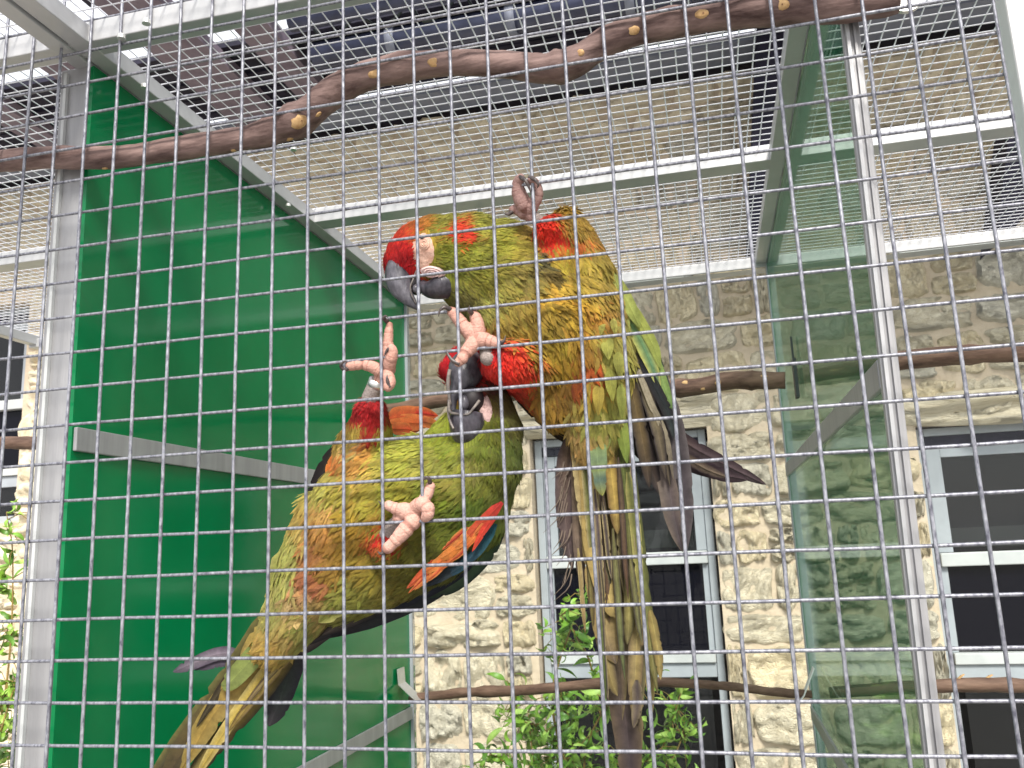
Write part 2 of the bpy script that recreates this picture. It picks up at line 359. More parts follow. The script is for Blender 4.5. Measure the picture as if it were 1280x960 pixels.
# ------------------------------------------------------------------ eaves and canopy (dark boards above the roof)
SZ = 3.1
eav = empty('eaves_canopy', (0, 3.2, SZ), 'dark slatted eaves canopy with mauve joists above the aviary roof', 'canopy')
MB().box(-6, 1.56, 3.74, 3.985, SZ-.0, SZ+.05).out('gutter_board', M['fascia'], eav)
MB().box(1.76, 3.9, 3.74, 3.985, SZ, SZ+.05).out('gutter_board', M['fascia'], eav)
MB().box(-6, 3.9, 3.985, 4.2, SZ+.02, SZ+.2).out('wall_plate', M['slate'], eav)
for k in range(5):
    y0 = 3.30+k*.088; MB().box(-6, 3.9, y0, y0+.08, SZ+.06+.004*(k % 2), SZ+.11).out('soffit_or_shade_board', M['slate'], eav)
XA = -2.05
MB().box(-6, 3.9, 3.03, 3.295, SZ+.075, SZ+.12).out('soffit_or_shade_board', M['slate'], eav)
for k in range(4):
    y0 = 2.78-.34*k; x0 = -6 if k == 0 else XA
    if k > 1: continue
    MB().box(x0, 3.9 if k == 0 else -.55, y0-(.28 if k else .02), y0+.06 if k else y0+.08, SZ+.07+.004*(k % 2), SZ+.12).out('soffit_or_shade_board', M['slate'], eav)
for k in range(3): MB().box(-.5, 3.9, 2.42-.36*k, 2.755-.36*k, SZ+.1+.004*(k % 2), SZ+.14).out('soffit_or_shade_board', M['slate'], eav)  # unseen boards added to shade the upper wall
for k, xj in enumerate((-3.35, -2.62, -1.92, -1.36)):
    wj = .33 if k == 2 else .2
    MB().box(xj, xj+wj, 2.1 if k > 1 else 2.6, 3.735, SZ-.01, SZ+.065).out('joist', M['purple'], eav)
MB().tube([(-1.06, 3.16, SZ), (3.9, 3.16, SZ)], .075, 20).out('pipe', M['pipe'], eav, True)
MB().tube([(-1.06, 2.86, SZ+.02), (3.9, 2.86, SZ+.02)], .05, 16).out('pipe', M['pipe'], eav, True)
for xj in (-.6, .1, .75, 1.6):
    MB().tube([(xj, 3.16, SZ), (xj+.05, 3.16, SZ)], .084, 20).out('pipe_collar', M['fascia'], eav, True)
cb = MB()
for k in range(9):
    x0 = -1.0+k*.3; pts = spline([(x0, 2.93, SZ+.09), (x0+.08, 2.96, SZ-.03+.03*math.sin(k*2)), (x0+.2, 2.99, SZ+.02), (x0+.3, 2.94, SZ+.09)], 10)
    cb.tube(pts, .008, 5)
cb.out('cable', M['black'], eav)
for (a, b, lab) in [(((946, 30), (980, 30), (962, 303), (934, 303)), 1, 'dark slanting downpipe board nearer the birds, high on the stone wall'),
                    (((1262, 150), (1300, 150), (1290, 262), (1243, 306)), 1, 'dark slanting downpipe board at the far right, high on the stone wall')]:
    pts = [at(x, y, 3.72) for x, y in a]
    o = MB().prism([(p.x, p.z) for p in pts], 3.70, 3.98).out('downpipe', M['slate']); tag(o, lab, 'downpipe')
#SPLIT
# ------------------------------------------------------------------ aviary: frame, panels, roof mesh, front mesh
XL, XR = .110, 1.188; RZ = .975; FY = 1.40
av = empty('aviary', (.65, .7, GZ), 'aluminium and welded wire aviary with glossy green side panels', 'aviary')
def part(mb, name, m, bev=.0015, smooth=False, label=None, parent=None):
    o = mb.out(name, M[m], parent or av, smooth)
    if bev: bevel(o, bev)
    if label: o['label'] = label
    return o
# left near post (with a raised lip), right near post (leans a little), far posts
part(MB().box(.055, .1055, .05, .075, GZ, RZ), 'post', 'alu'); part(MB().box(.066, .071, .044, .0497, GZ, RZ-.01), 'post_lip', 'rail', 0)
def lean(mb, k): mb.v = [(x+(z-.4)*k, y, z) for x, y, z in mb.v]; return mb
part(lean(MB().box(1.179, 1.199, .046, .0565, GZ, RZ), .014), 'post', 'alu')
part(lean(MB().box(1.182, 1.186, .040, .0457, GZ, RZ), .014), 'post_lip', 'alub', 0)
part(lean(MB().box(1.191, 1.194, .0425, .0457, GZ, RZ), .014), 'post_lip', 'alu', 0)
for x in (XL-.012, XR-.006): part(MB().box(x, x+.022, FY, FY+.025, GZ, RZ), 'rear_post', 'upvc')
# side panels
def panel(x, d, lab, pm='green'):
    mb = MB().box(x-.003, x+.003, .058 if x > 1 else .051, FY-.001, GZ+.05, RZ-.001)
    return part(mb, 'side_panel', pm, 0, label=lab)
panel(XL, 1, 'glossy green panel on the left'); panel(XR, -1, 'see-through tinted green panel on the right', 'tint')
for x, s in ((XL, 1), (XR, -1)):
    for z0, z1 in ((.378, .412), (-.232, -.199)):
        part(MB().box(x+.0035 if x < 1 else x-.010, x+.010 if x < 1 else x-.0035, .053 if x < 1 else .058, FY-.002, z0, z1), 'panel_rail', 'alu')
# roof frame
BX0, BX1 = -1.25, 2.45
def xbeam(y0, y1, m='alub'):
    part(MB().box(BX0, BX1, y0, y1, RZ+.002, RZ+.036), 'roof_beam', m)
xbeam(.0, .035); xbeam(.735, .782); xbeam(FY+.06, FY+.105)
part(MB().box(BX0, BX1, FY+.005, FY+.038, RZ-.01, RZ+.02), 'roof_beam', 'alub')
for x0, x1 in ((XL-.028, XL+.0), (XL+.004, XL+.034), (XR-.032, XR-.004), (XR+.0, XR+.028), (BX0, BX0+.03), (BX1-.03, BX1)):
    part(MB().box(x0, x1, -.28, FY+.03, RZ+(0 if x0 < XL or x0 >= XR else .003)-.002, RZ+.030), 'roof_rail', 'alub')
part(MB().box(BX0, BX1, -.31, -.28, RZ, RZ+.03), 'roof_beam', 'alub')
# other bays
part(MB().box(-.78, -.75, FY, FY+.03, GZ, RZ-.012), 'rear_post', 'alub'); part(MB().box(-.21, -.16, FY-.02, FY+.01, GZ, RZ-.012), 'rear_post', 'rail')
part(MB().box(-.9, XL-.03, FY-.01, FY+.03, .63, .665), 'rear_rail', 'alub')
# bolts
for px, py in ((183, 25), (152, 44), (181, 106), (360, 255), (367, 184), (600, 262)):
    p = atz(px, py, RZ-.003); part(MB().tube([p, p+Vector((0, 0, -.006))], .006, 10), 'bolt', 'steel', 0)
# roof wires : one inch pitch, lying on the frame
zr = RZ+.040; rw = MB()
def thin(a, b, r=.0012):
    rw.tube([a, b], r, 4, cap=False)
x = BX0
while x < BX1: thin((x, -.3, zr), (x, FY+.08, zr)); x += .0254
y = -.3
while y < FY+.08: thin((BX0, y, zr-.0017), (BX1, y, zr-.0017)); y += .0254
o = rw.out('roof_mesh', M['roofwire'], av); o['kind'] = 'stuff'
# rear glass
for x0, x1, lab in ((XL+.012, XR-.008, None), (XR+.018, 2.42, None), (-1.2, XL-.015, None)):
    part(MB().box(x0, x1, FY+.006, FY+.012, GZ+.05, RZ-.012), 'rear_glass', 'glass', 0)
# front welded mesh: two inch pitch
C1, C2 = .05, .05066; R1 = .0022
fm = part(MB().box(-.115, 1.3425, -.0035, .0035, -1.318, -1.306), 'front_mesh', 'wire', 0)
def wire(p0, p1, r, seed, pitch):
    rr = random.Random(seed); pts, rl = [], []
    p0 = Vector(p0); p1 = Vector(p1); ax = (p1-p0).normalized(); L = (p1-p0).length; vert = abs(ax.z) > .5; sd_ = Vector((1, 0, 0)) if vert else Vector((0, 0, 1))
    o1, o2 = rr.uniform(0, 99), rr.uniform(0, 99); c0 = p0.z if vert else p0.x
    k = math.ceil(c0/pitch); ts = []
    while k*pitch < c0+L-.004:
        c = k*pitch-c0
        ts += [(c-.0035, 1.0), (c, 1.16), (c+.0035, 1.0), (c+pitch*.33, 1), (c+pitch*.66, 1)]; k += 1
    ts = [(0, 1)]+[q for q in ts if .004 < q[0] < L-.003]+[(L, 1)]
    for d, m_ in ts:
        t = d/L; q = p0+ax*d
        pts.append(q+sd_*.0013*noise.noise(Vector((o1, t*7, 0)))+Vector((0, 1, 0))*.0007*noise.noise(Vector((o2, t*6, 4)))); rl.append(r*m_*(1+.05*noise.noise(Vector((o1, t*60, 9)))))
    MB().tube(pts, rl, 8).out('wire', M['wire'], fm, True)
for i in range(-2, 27): wire((i*C1, -.0021, -1.31), (i*C1, -.0021, 1.075), R1, i+50, C2)
wire((26.72*C1, -.0021, -1.31), (26.72*C1, -.0021, 1.075), .0018, 99, C2)
for j in range(-25, 22): wire((-.115, .0017, j*C2), (1.338, .0017, j*C2), .00205, j+200, C1)
# pale corner post at the right edge of the front mesh
part(MB().box(1.349, 1.62, .0, .035, GZ, 1.2), 'corner_post', 'aluw', .003, label='broad white corner post at the right edge')

# ------------------------------------------------------------------ perches
def branch(name, pts, rads, mt, seed, knots, label, scars=(), n=90):
    P = spline(pts, n); Rr = np.interp(np.linspace(0, 1, n), np.linspace(0, 1, len(rads)), rads)
    nz = [Vector((i*.09, seed, 0)) for i in range(n)]
    P2 = [Vector(P[i])+Vector((0, .12, .55))*Rr[i]*.35*noise.noise(nz[i]) for i in range(n)]
    rad = [Rr[i]*(1+.12*noise.noise(nz[i]*2.2+Vector((5, 5, 5)))) for i in range(n)]
    for k in knots:
        for i in range(n): rad[i] *= 1+.16*math.exp(-((i/n-k)/.012)**2)
    mb = MB().tube(P2, rad, 18); o = mb.out(name, M[mt], None, True); tag(o, label, 'branch')
    # surface irregularity
    me = o.data
    for v in me.vertices:
        d = noise.noise(v.co*60+Vector((seed, 0, 0)))*.0014+noise.noise(Vector((v.co.x*25, v.co.y*150, v.co.z*150)))*.0009; v.co += v.normal*d
    for (px, py, rx, rz) in scars:
        d = ray(px, py).normalized(); bvh = BVHTree.FromObject(o, bpy.context.evaluated_depsgraph_get()) if False else None
        # nearest centre point, project to the camera-facing side
        best = None
        for i in range(n):
            q = P2[i]-CAM; t = q.dot(d); off = (q-d*t); dist = off.length
            if best is None or dist < best[0]: best = (dist, i, t, off)
        dist, i, t, off = best; rr = rad[i]; h = math.sqrt(max(0, rr*rr-min(dist, rr*.95)**2))
        c = CAM+d*(t-h+.0006); nrm = (c-P2[i]).normalized()
        ax = (P2[min(i+2, n-1)]-P2[max(i-2, 0)]).normalized(); ax = (ax-nrm*ax.dot(nrm)).normalized(); bx = nrm.cross(ax)
        vs, fs = [tuple(c+nrm*.0016)], []
        K = 14
        for ring, (q, hh) in enumerate(((.45, .0014), (.8, .0008), (1.0, -.0022))):
            for k in range(K):
                a = 2*math.pi*k/K; wv = 1+.22*noise.noise(Vector((k*.9, px, py)))
                vs.append(tuple(c+ax*rx*q*wv*math.cos(a)+bx*rz*q*wv*math.sin(a)+nrm*hh))
        for k in range(K): fs.append((0, 1+k, 1+(k+1) % K))
        for ring in range(2):
            for k in range(K): fs.append((1+ring*K+k, 1+(ring+1)*K+k, 1+(ring+1)*K+(k+1) % K, 1+ring*K+(k+1) % K))
        mesh_obj('twig_scar', vs, fs, M['cut'], o, True)
        if rx > .0095:
            MB().tube([c+nrm*.0012+ax*rx*.2, c+nrm*.0022+ax*rx*.2], .0010, 8).out('scar_heart', M['knotdark'], o)
    return o
s = scl(640, 100, .024)
TB = [(-60, 214), (0, 202), (70, 196), (140, 197), (220, 186), (290, 176), (335, 166), (375, 148), (420, 112), (475, 90), (540, 80), (600, 79), (650, 83), (690, 86), (720, 76), (765, 48), (830, 30), (910, 18), (990, 11), (1060, 8), (1122, -2)]
branch('top_branch', [at(x, y, .026) for x, y in TB], [q*1.13*s for q in (14, 14, 15, 14, 13, 14, 17, 19, 18, 16, 15, 15, 15, 16, 17, 16, 15, 16, 17, 17, 14)], 'bark', 3,
       (.2, .34, .47, .66, .8), 'thick wavy brown branch running across the top of the mesh',
       [(5, 211, .006, .006), (66, 200, .009, .005), (132, 210, .007, .003), (229, 196, .005, .006), (294, 187, .007, .004), (375, 152, .013, .009), (366, 172, .009, .004), (398, 143, .006, .003), (470, 92, .012, .006), (545, 78, .011, .007), (725, 66, .006, .005), (792, 38, .009, .006), (877, 17, .010, .006), (976, 6, .010, .007)], n=160)
p = at(1132, -4, .03)
o = MB().tube([p+Vector((0, -.002, 0)), p+Vector((0, .004, 0))], .02, 24).out('washer', M['steel'], None, False); tag(o, 'round steel washer holding the right end of the top branch', 'washer')
pl = at(445, 520, 1.05); pl.x = XL+.022; pr = Vector((XR-.03, .93, .553))
up = branch('upper_perch', [pl, at(560, 500, 1.03), at(700, 488, 1.0), at(845, 485, .96), at(920, 476, .94), pr], [.017, .017, .018, .019, .02, .019], 'bark_dark', 9, (.3, .6, .85),
            'brown perch behind the birds, the higher of the two rear perches', [(858, 478, .01, .006), (900, 478, .012, .006), (955, 470, .009, .004), (880, 486, .009, .004)], n=80)
pl = Vector((XL+.03, 1.326, -.165)); pr = Vector((XR-.02, 1.19, -.137))
lp = branch('lower_perch', [pl, at(560, 868, 1.31), at(620, 864, 1.3), at(690, 860, 1.28), at(800, 852, 1.25), at(900, 857, 1.22), at(960, 864, 1.2), pr], [.011, .012, .014, .013, .012, .010, .010, .009], 'bark_dark', 14, (.25, .5),
            'thin dark brown perch low behind the birds, held between two metal brackets', n=80)
# brackets
def bracket(name, pts, wd, label, m):
    mb = MB(); vs, fs = [], []
    for (x, y, z) in pts: vs += [(x, y-wd/2, z), (x, y+wd/2, z)]
    for i in range(len(pts)-1): fs.append((2*i, 2*i+1, 2*i+3, 2*i+2))
    o = mesh_obj(name, vs, fs, M[m]); sm = o.modifiers.new('t', 'SOLIDIFY'); sm.thickness = .0025; tag(o, label, 'bracket'); return o
q = Vector((XL+.005, 1.31, -.16))
bracket('perch_bracket', [(q.x+.003, q.y, q.z+.075), (q.x+.006, q.y, q.z+.035), (q.x+.045, q.y-.01, q.z+.005), (q.x+.06, q.y, q.z-.01)], .05, 'bent steel bracket holding the left end of the thin lower perch', 'steel')
q = Vector((XR-.004, 1.19, -.137))
bracket('perch_bracket', [(q.x-.008, q.y, q.z+.06), (q.x-.036, q.y, q.z+.0), (q.x-.05, q.y, q.z-.016)], .03, 'white bent bracket holding the right end of the thin lower perch', 'white')
q = Vector((XR-.008, .93, .553))
o = MB().box(q.x-.004, q.x+.003, q.y-.015, q.y+.015, q.z-.04, q.z+.045).box(q.x-.003, q.x+.001, q.y-.004, q.y+.004, q.z+.045, q.z+.095).out('perch_bracket', M['black']); tag(o, 'black upright bracket holding the right end of the higher rear perch', 'bracket')
# perches of the neighbouring bays
branch('side_perch', [Vector((XR+.02, 1.15, .60)), Vector((1.5, 1.13, .615)), Vector((1.9, 1.12, .60)), Vector((2.4, 1.12, .63))], [.02, .023, .021, .02], 'bark_dark', 21, (.4,), 'brown perch in the right neighbouring bay, the higher one', n=40)
branch('side_perch', [Vector((XR+.02, 1.2, -.135)), Vector((1.5, 1.2, -.12)), Vector((1.9, 1.2, -.13)), Vector((2.4, 1.2, -.12))], [.013, .015, .015, .014], 'bark_dark', 22, (.4,), 'thin brown perch low in the right neighbouring bay', [(1200, 846, .012, .004), (1235, 846, .012, .004)], n=40)
branch('side_perch', [Vector((-1.2, 1.1, .60)), Vector((-.7, 1.08, .57)), Vector((XL-.03, 1.1, .6))], [.018, .02, .018], 'bark_dark', 23, (.4,), 'brown perch in the left neighbouring bay', n=40)
#SPLIT
# ------------------------------------------------------------------ willow bushes between the aviary and the wall
def leaf_mesh(k):
    r = random.Random(k+40); vs, fs, cols = [], [], []; n = 9
    L = r.uniform(.075, .12); curl = r.uniform(1.2, 4.5)*r.choice([1, 1, -1]); twist = r.uniform(-1.8, 1.8); p = Vector((0, 0, 0)); a = r.uniform(.2, .9)
    base = r.choice([(132, 172, 62), (150, 190, 78), (110, 154, 52), (168, 200, 98), (88, 130, 46)])
    for i in range(n):
        t = i/(n-1); wd = .0105*math.sin(math.pi*min(1, t*1.02)**.75)+.0005
        d = Vector((math.cos(a), 0, -math.sin(a))); side = Vector((math.sin(twist*t)*math.sin(a), math.cos(twist*t), math.sin(twist*t)*math.cos(a)))
        up_ = d.cross(side)
        for s_ in (-1, 0, 1):
            vs.append(tuple(p+side*wd*s_+up_*(.0025 if s_ else 0))); k_ = 1.25 if s_ == 0 else 1
            cols.append(lin(base, k_*.8))
        p = p+d*L/n; a += curl/n
    for i in range(n-1):
        for j in range(2): q = i*3+j; fs.append((q, q+1, q+4, q+3))
    me = bpy.data.meshes.new('leaf'); me.from_pydata(vs, [], fs); me.materials.append(M['leaf'])
    ca = me.color_attributes.new('col', 'FLOAT_COLOR', 'POINT')
    for i, c in enumerate(cols): ca.data[i].color = (*c, 1)
    me.polygons.foreach_set('use_smooth', [True]*len(me.polygons)); return me
LM = [leaf_mesh(k) for k in range(16)]
def bush(loc, stems, label, nparts, seed, yscale=1):
    r = random.Random(seed); b = empty('willow_bush', loc, label, 'bush'); loc = Vector(loc); tw = MB(); spots = []
    for st in stems:
        pts = spline([Vector(p) for p in st], 30)
        tw.tube(pts, list(np.linspace(.009, .002, 30)), 6)
        for i in range(3, 30):
            for q in range(2):
                d = Vector((r.uniform(-1, 1), r.uniform(-1, 1), r.uniform(-.9, .6))).normalized()
                spots.append((Vector(pts[i]), d))
                if r.random() < .5:
                    e = Vector(pts[i])+d*r.uniform(.05, .16); mid = (Vector(pts[i])+e)/2+Vector((0, 0, .02))
                    tw.tube([pts[i], mid, e], [.0025, .002, .0012], 4); spots.append((e, d)); spots.append((mid, -d)); spots.append((e, -d))
    tw.out('stem', M['twig'], b, True)
    r.shuffle(spots); st = MB(); sc = []
    for k, (p, d) in enumerate(spots):
        me = LM[r.randrange(16)]; s = r.uniform(.7, 1.25)
        q = Vector((1, 0, 0)).rotation_difference(d)@Matrix.Rotation(r.uniform(0, 6.28), 3, 'X').to_quaternion()
        if k < nparts:
            o = link(bpy.data.objects.new('leaf', me)); o.parent = b; o.location = p-loc
            o.rotation_mode = 'QUATERNION'; o.rotation_quaternion = q; o.scale = (s, s, s)
        else:
            n0 = len(st.v)
            for v in me.vertices: st.v.append(tuple(p+q@(v.co*s)))
            sc += [c.color[:3] for c in me.color_attributes['col'].data]
            for f in me.polygons: st.f.append(tuple(n0+i for i in f.vertices))
    if st.v:
        o = mesh_obj('foliage', st.v, st.f, M['leaf'], b, True, cols=sc); o['kind'] = 'stuff'
    return b
BY = 2.75
def stem(pxs, y): return [at(a, b_, y+random.uniform(-.1, .1)) for a, b_ in pxs]
random.seed(3)
stems = [stem(q, BY) for q in [
    [(740, 1130), (720, 1000), (690, 880), (712, 790), (735, 735)], [(740, 1130), (760, 1000), (745, 860), (725, 800), (700, 770)],
    [(745, 1130), (700, 1000), (660, 920), (640, 870)], [(745, 1130), (790, 1010), (830, 930), (850, 870)], [(745, 1130), (720, 980), (690, 920), (650, 900)],
    [(745, 1130), (730, 960), (760, 880), (800, 850)], [(745, 1130), (690, 1010), (640, 960), (610, 940)], [(750, 1130), (800, 1000), (840, 950), (860, 900)],
    [(750, 1130), (740, 1010), (715, 930), (700, 860)], [(750, 1130), (770, 1010), (790, 950), (775, 890)], [(750, 1130), (700, 1000), (670, 960), (660, 890)]]]
bl_ = Vector((stems[0][0].x, BY, GZ))
for s_ in stems: s_.insert(0, Vector((bl_.x, BY, GZ)))
bush(bl_, stems, 'curly bright green willow bush in front of the grey sash window', 298, 4)
stems = [stem(q, 2.3) for q in [[(-70, 1200), (-20, 1000), (10, 840), (16, 700), (8, 640)], [(-70, 1200), (-30, 980), (-10, 850), (12, 780)], [(-70, 1200), (0, 1000), (22, 930), (18, 880)], [(-70, 1200), (-40, 900), (-20, 760), (5, 720)], [(-70, 1200), (-10, 960), (5, 900), (24, 840)]]]
bl_ = Vector((stems[0][0].x, 2.3, GZ))
for s_ in stems: s_.insert(0, Vector((bl_.x, 2.3, GZ)))
bush(bl_, stems, 'leafy green shrub at the far left edge beyond the neighbouring bay', 110, 8)
#SPLIT
# ------------------------------------------------------------------ macaws
def ico():
    bm = bmesh.new(); bmesh.ops.create_icosphere(bm, subdivisions=3, radius=1)
    v = [tuple(x.co) for x in bm.verts]; f = [tuple(q.index for q in p.verts) for p in bm.faces]; bm.free(); return v, f
IV, IF = ico()
def blobs_mesh(balls, voxel, smooth):
    """one continuous surface grown from overlapping balls: (x,y,z,r)"""
    vs, fs = [], []
    for (c, r) in balls:
        n0 = len(vs); vs += [(c[0]+v[0]*r, c[1]+v[1]*r, c[2]+v[2]*r) for v in IV]; fs += [tuple(n0+i for i in f) for f in IF]
    me = bpy.data.meshes.new('tmp'); me.from_pydata(vs, [], fs); o = link(bpy.data.objects.new('tmp', me))
    m = o.modifiers.new('r', 'REMESH'); m.mode = 'VOXEL'; m.voxel_size = voxel; m.use_smooth_shade = True
    m2 = o.modifiers.new('s', 'SMOOTH'); m2.iterations = smooth; m2.factor = .5
    dg = bpy.context.evaluated_depsgraph_get(); out = bpy.data.meshes.new_from_object(o.evaluated_get(dg))
    bpy.data.objects.remove(o); bpy.data.meshes.remove(me)
    out.polygons.foreach_set('use_smooth', [True]*len(out.polygons)); return out
def chain(pts, dens=.35):
    """pts: (px,py,y,r_px) -> balls along the line"""
    out = []
    for a, b in zip(pts[:-1], pts[1:]):
        A, B = at(*a[:3]), at(*b[:3]); ra, rb = a[3]*scl(*a[:3]), b[3]*scl(*b[:3])
        n = max(1, int((B-A).length/(dens*min(ra, rb))))
        for i in range(n): t = i/n; out.append((A.lerp(B, t), ra+(rb-ra)*t))
    a = pts[-1]; out.append((at(*a[:3]), a[3]*scl(*a[:3]))); return out
def proj(P):
    """world -> photo pixel (vectorised), used only to read plumage zones off the bird"""
    Q = (np.asarray(P)-np.array(CAM))@np.array(RM); return 640+FPX*Q[:, 0]/-Q[:, 2], 480-FPX*Q[:, 1]/-Q[:, 2]
def pc(c):
    a = np.array(lin(c))
    return a*np.array([1.22, .95, .8]) if c[0] > 2.4*c[1] else (a*np.array([1.02, 1.12, .95]) if c[0] > 1.45*c[1] else a*np.array([1.16, 1.08, 1.1]))
def zone(px, py, pal, jit=5):
    """plumage zones: nearest-weighted palette, lighting left in the colours"""
    A = np.array([[p[0], p[1], (p[3] if len(p) > 3 else 1)] for p in pal]); Cc = np.array([pc(p[2]) for p in pal])
    px = px+rng.normal(0, jit*.6, px.shape); py = py+rng.normal(0, jit*.6, py.shape)
    d2 = ((px[:, None]-A[:, 0])**2+(py[:, None]-A[:, 1])**2)/A[:, 2]**2
    wt = 1/(d2+20)**2.6; wt /= wt.sum(1, keepdims=True); return wt@Cc
def flow(px, py, fl):
    A = np.array(fl, float); d2 = (px[:, None]-A[:, 0])**2+(py[:, None]-A[:, 1])**2
    wt = 1/(d2+200)**2; wt /= wt.sum(1, keepdims=True); return wt@A[:, 2:5]
RX, RY, RZv = (np.array(RM.col[i]) for i in range(3))      # image right / up / back in world space
def plumage(name, body_me, parent, pal, fl, count, avoid, seed, fluff=.3, back=(120, 135, 45)):
    r = np.random.default_rng(seed); me = body_me; n = len(me.polygons)
    C_ = np.empty(n*3); me.polygons.foreach_get('center', C_); C_ = C_.reshape(-1, 3)
    N_ = np.empty(n*3); me.polygons.foreach_get('normal', N_); N_ = N_.reshape(-1, 3)
    A_ = np.empty(n); me.polygons.foreach_get('area', A_)
    front = ((C_-np.array(CAM))*N_).sum(1) < .01
    wgt = A_*np.where(front, 1, .35); px, py = proj(C_); F = flow(px, py, fl); wgt = wgt/np.clip(F[:, 2], .25, 2)**1.5
    idx = r.choice(n, count, p=wgt/wgt.sum()); P = C_[idx]; N = N_[idx]; px, py = px[idx], py[idx]; F = F[idx]; front = front[idx]
    keep = np.ones(len(P), bool)
    for (ax, ay, rx, ry) in avoid: keep &= ~((((px-ax)/rx)**2+((py-ay)/ry)**2 < 1) & front)
    P, N, px, py, F = P[keep], N[keep], px[keep], py[keep], F[keep]; k = len(P)
    D = F[:, 0:1]*RX-F[:, 1:2]*RY; D += r.normal(0, .22, D.shape)*np.linalg.norm(D, axis=1, keepdims=True)
    T = D-N*(D*N).sum(1, keepdims=True); T /= np.linalg.norm(T, axis=1, keepdims=True)+1e-9
    B = np.cross(N, T)
    col = zone(px, py, pal); col *= r.normal(1, .07, (k, 1)).clip(.6, 1.5); col *= r.normal(1, .03, (k, 3))
    isf = r.random(k) < fluff
    Ln = .0165*F[:, 2]*r.uniform(.75, 1.3, k)*np.where(isf, 1.2, 1); Wd = Ln*np.where(isf, .10, .30)*r.uniform(.8, 1.2, k)
    lift = np.where(isf, r.uniform(.03, .16, k), r.uniform(.015, .07, k)); curl = r.normal(0, .22, k)
    prof = [(0, .35, 0), (.35, .95, .75), (.7, 1.0, 1.0), (1.0, .3, .9)]
    V, Cc, U = [], [], []
    for (t, wf, hf) in prof:
        for s_ in (-1, 0, 1):
            if s_ == 0: tt = t+(.10 if t == 1 else 0)
            else: tt = t
            off = T*(Ln*tt)[:, None]+B*((Wd*wf*s_)+Ln*curl*tt*tt*.5)[:, None]+N*(Ln*(lift*hf)-(abs(s_)*Wd*.22)+.0004)[:, None]
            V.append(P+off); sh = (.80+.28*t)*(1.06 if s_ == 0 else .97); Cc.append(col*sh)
            U.append(np.stack([np.full(k, s_*.5+.5)+r.uniform(0, 9, k)*0+s_*0, np.full(k, t*2.0)], 1))
    V = np.stack(V, 1).reshape(-1, 3); Cc = np.stack(Cc, 1).reshape(-1, 3); U = np.stack(U, 1)
    U[:, :, 1] += r.uniform(0, 20, (k, 1)); U[:, :, 0] *= 3.2; U[:, :, 0] += r.uniform(0, 20, (k, 1)); U = U.reshape(-1, 2)
    q = np.array([[0, 1, 4, 3], [1, 2, 5, 4], [3, 4, 7, 6], [4, 5, 8, 7], [6, 7, 10, 9], [7, 8, 11, 10]])
    Fc = (q[None]+(np.arange(k)*12)[:, None, None]).reshape(-1, 4)
    m = bpy.data.meshes.new(name); m.vertices.add(len(V)); m.vertices.foreach_set('co', V.astype(np.float32).ravel())
    m.loops.add(Fc.size); m.loops.foreach_set('vertex_index', Fc.astype(np.int32).ravel()); m.polygons.add(len(Fc))
    m.polygons.foreach_set('loop_start', (np.arange(len(Fc))*4).astype(np.int32)); m.update(); m.validate()
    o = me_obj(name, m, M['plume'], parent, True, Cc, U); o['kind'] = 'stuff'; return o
def body_obj(me, parent, pal):
    n = len(me.vertices); co = np.empty(n*3); me.vertices.foreach_get('co', co); co = co.reshape(-1, 3); px, py = proj(co)
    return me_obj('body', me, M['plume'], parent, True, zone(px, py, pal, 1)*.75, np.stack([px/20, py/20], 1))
def qc(c):
    a = np.array(lin(c)); g_ = a.mean(); return a*1.15 if c[0] > 1.6*c[1] else (a*.9+g_*.1)*.85
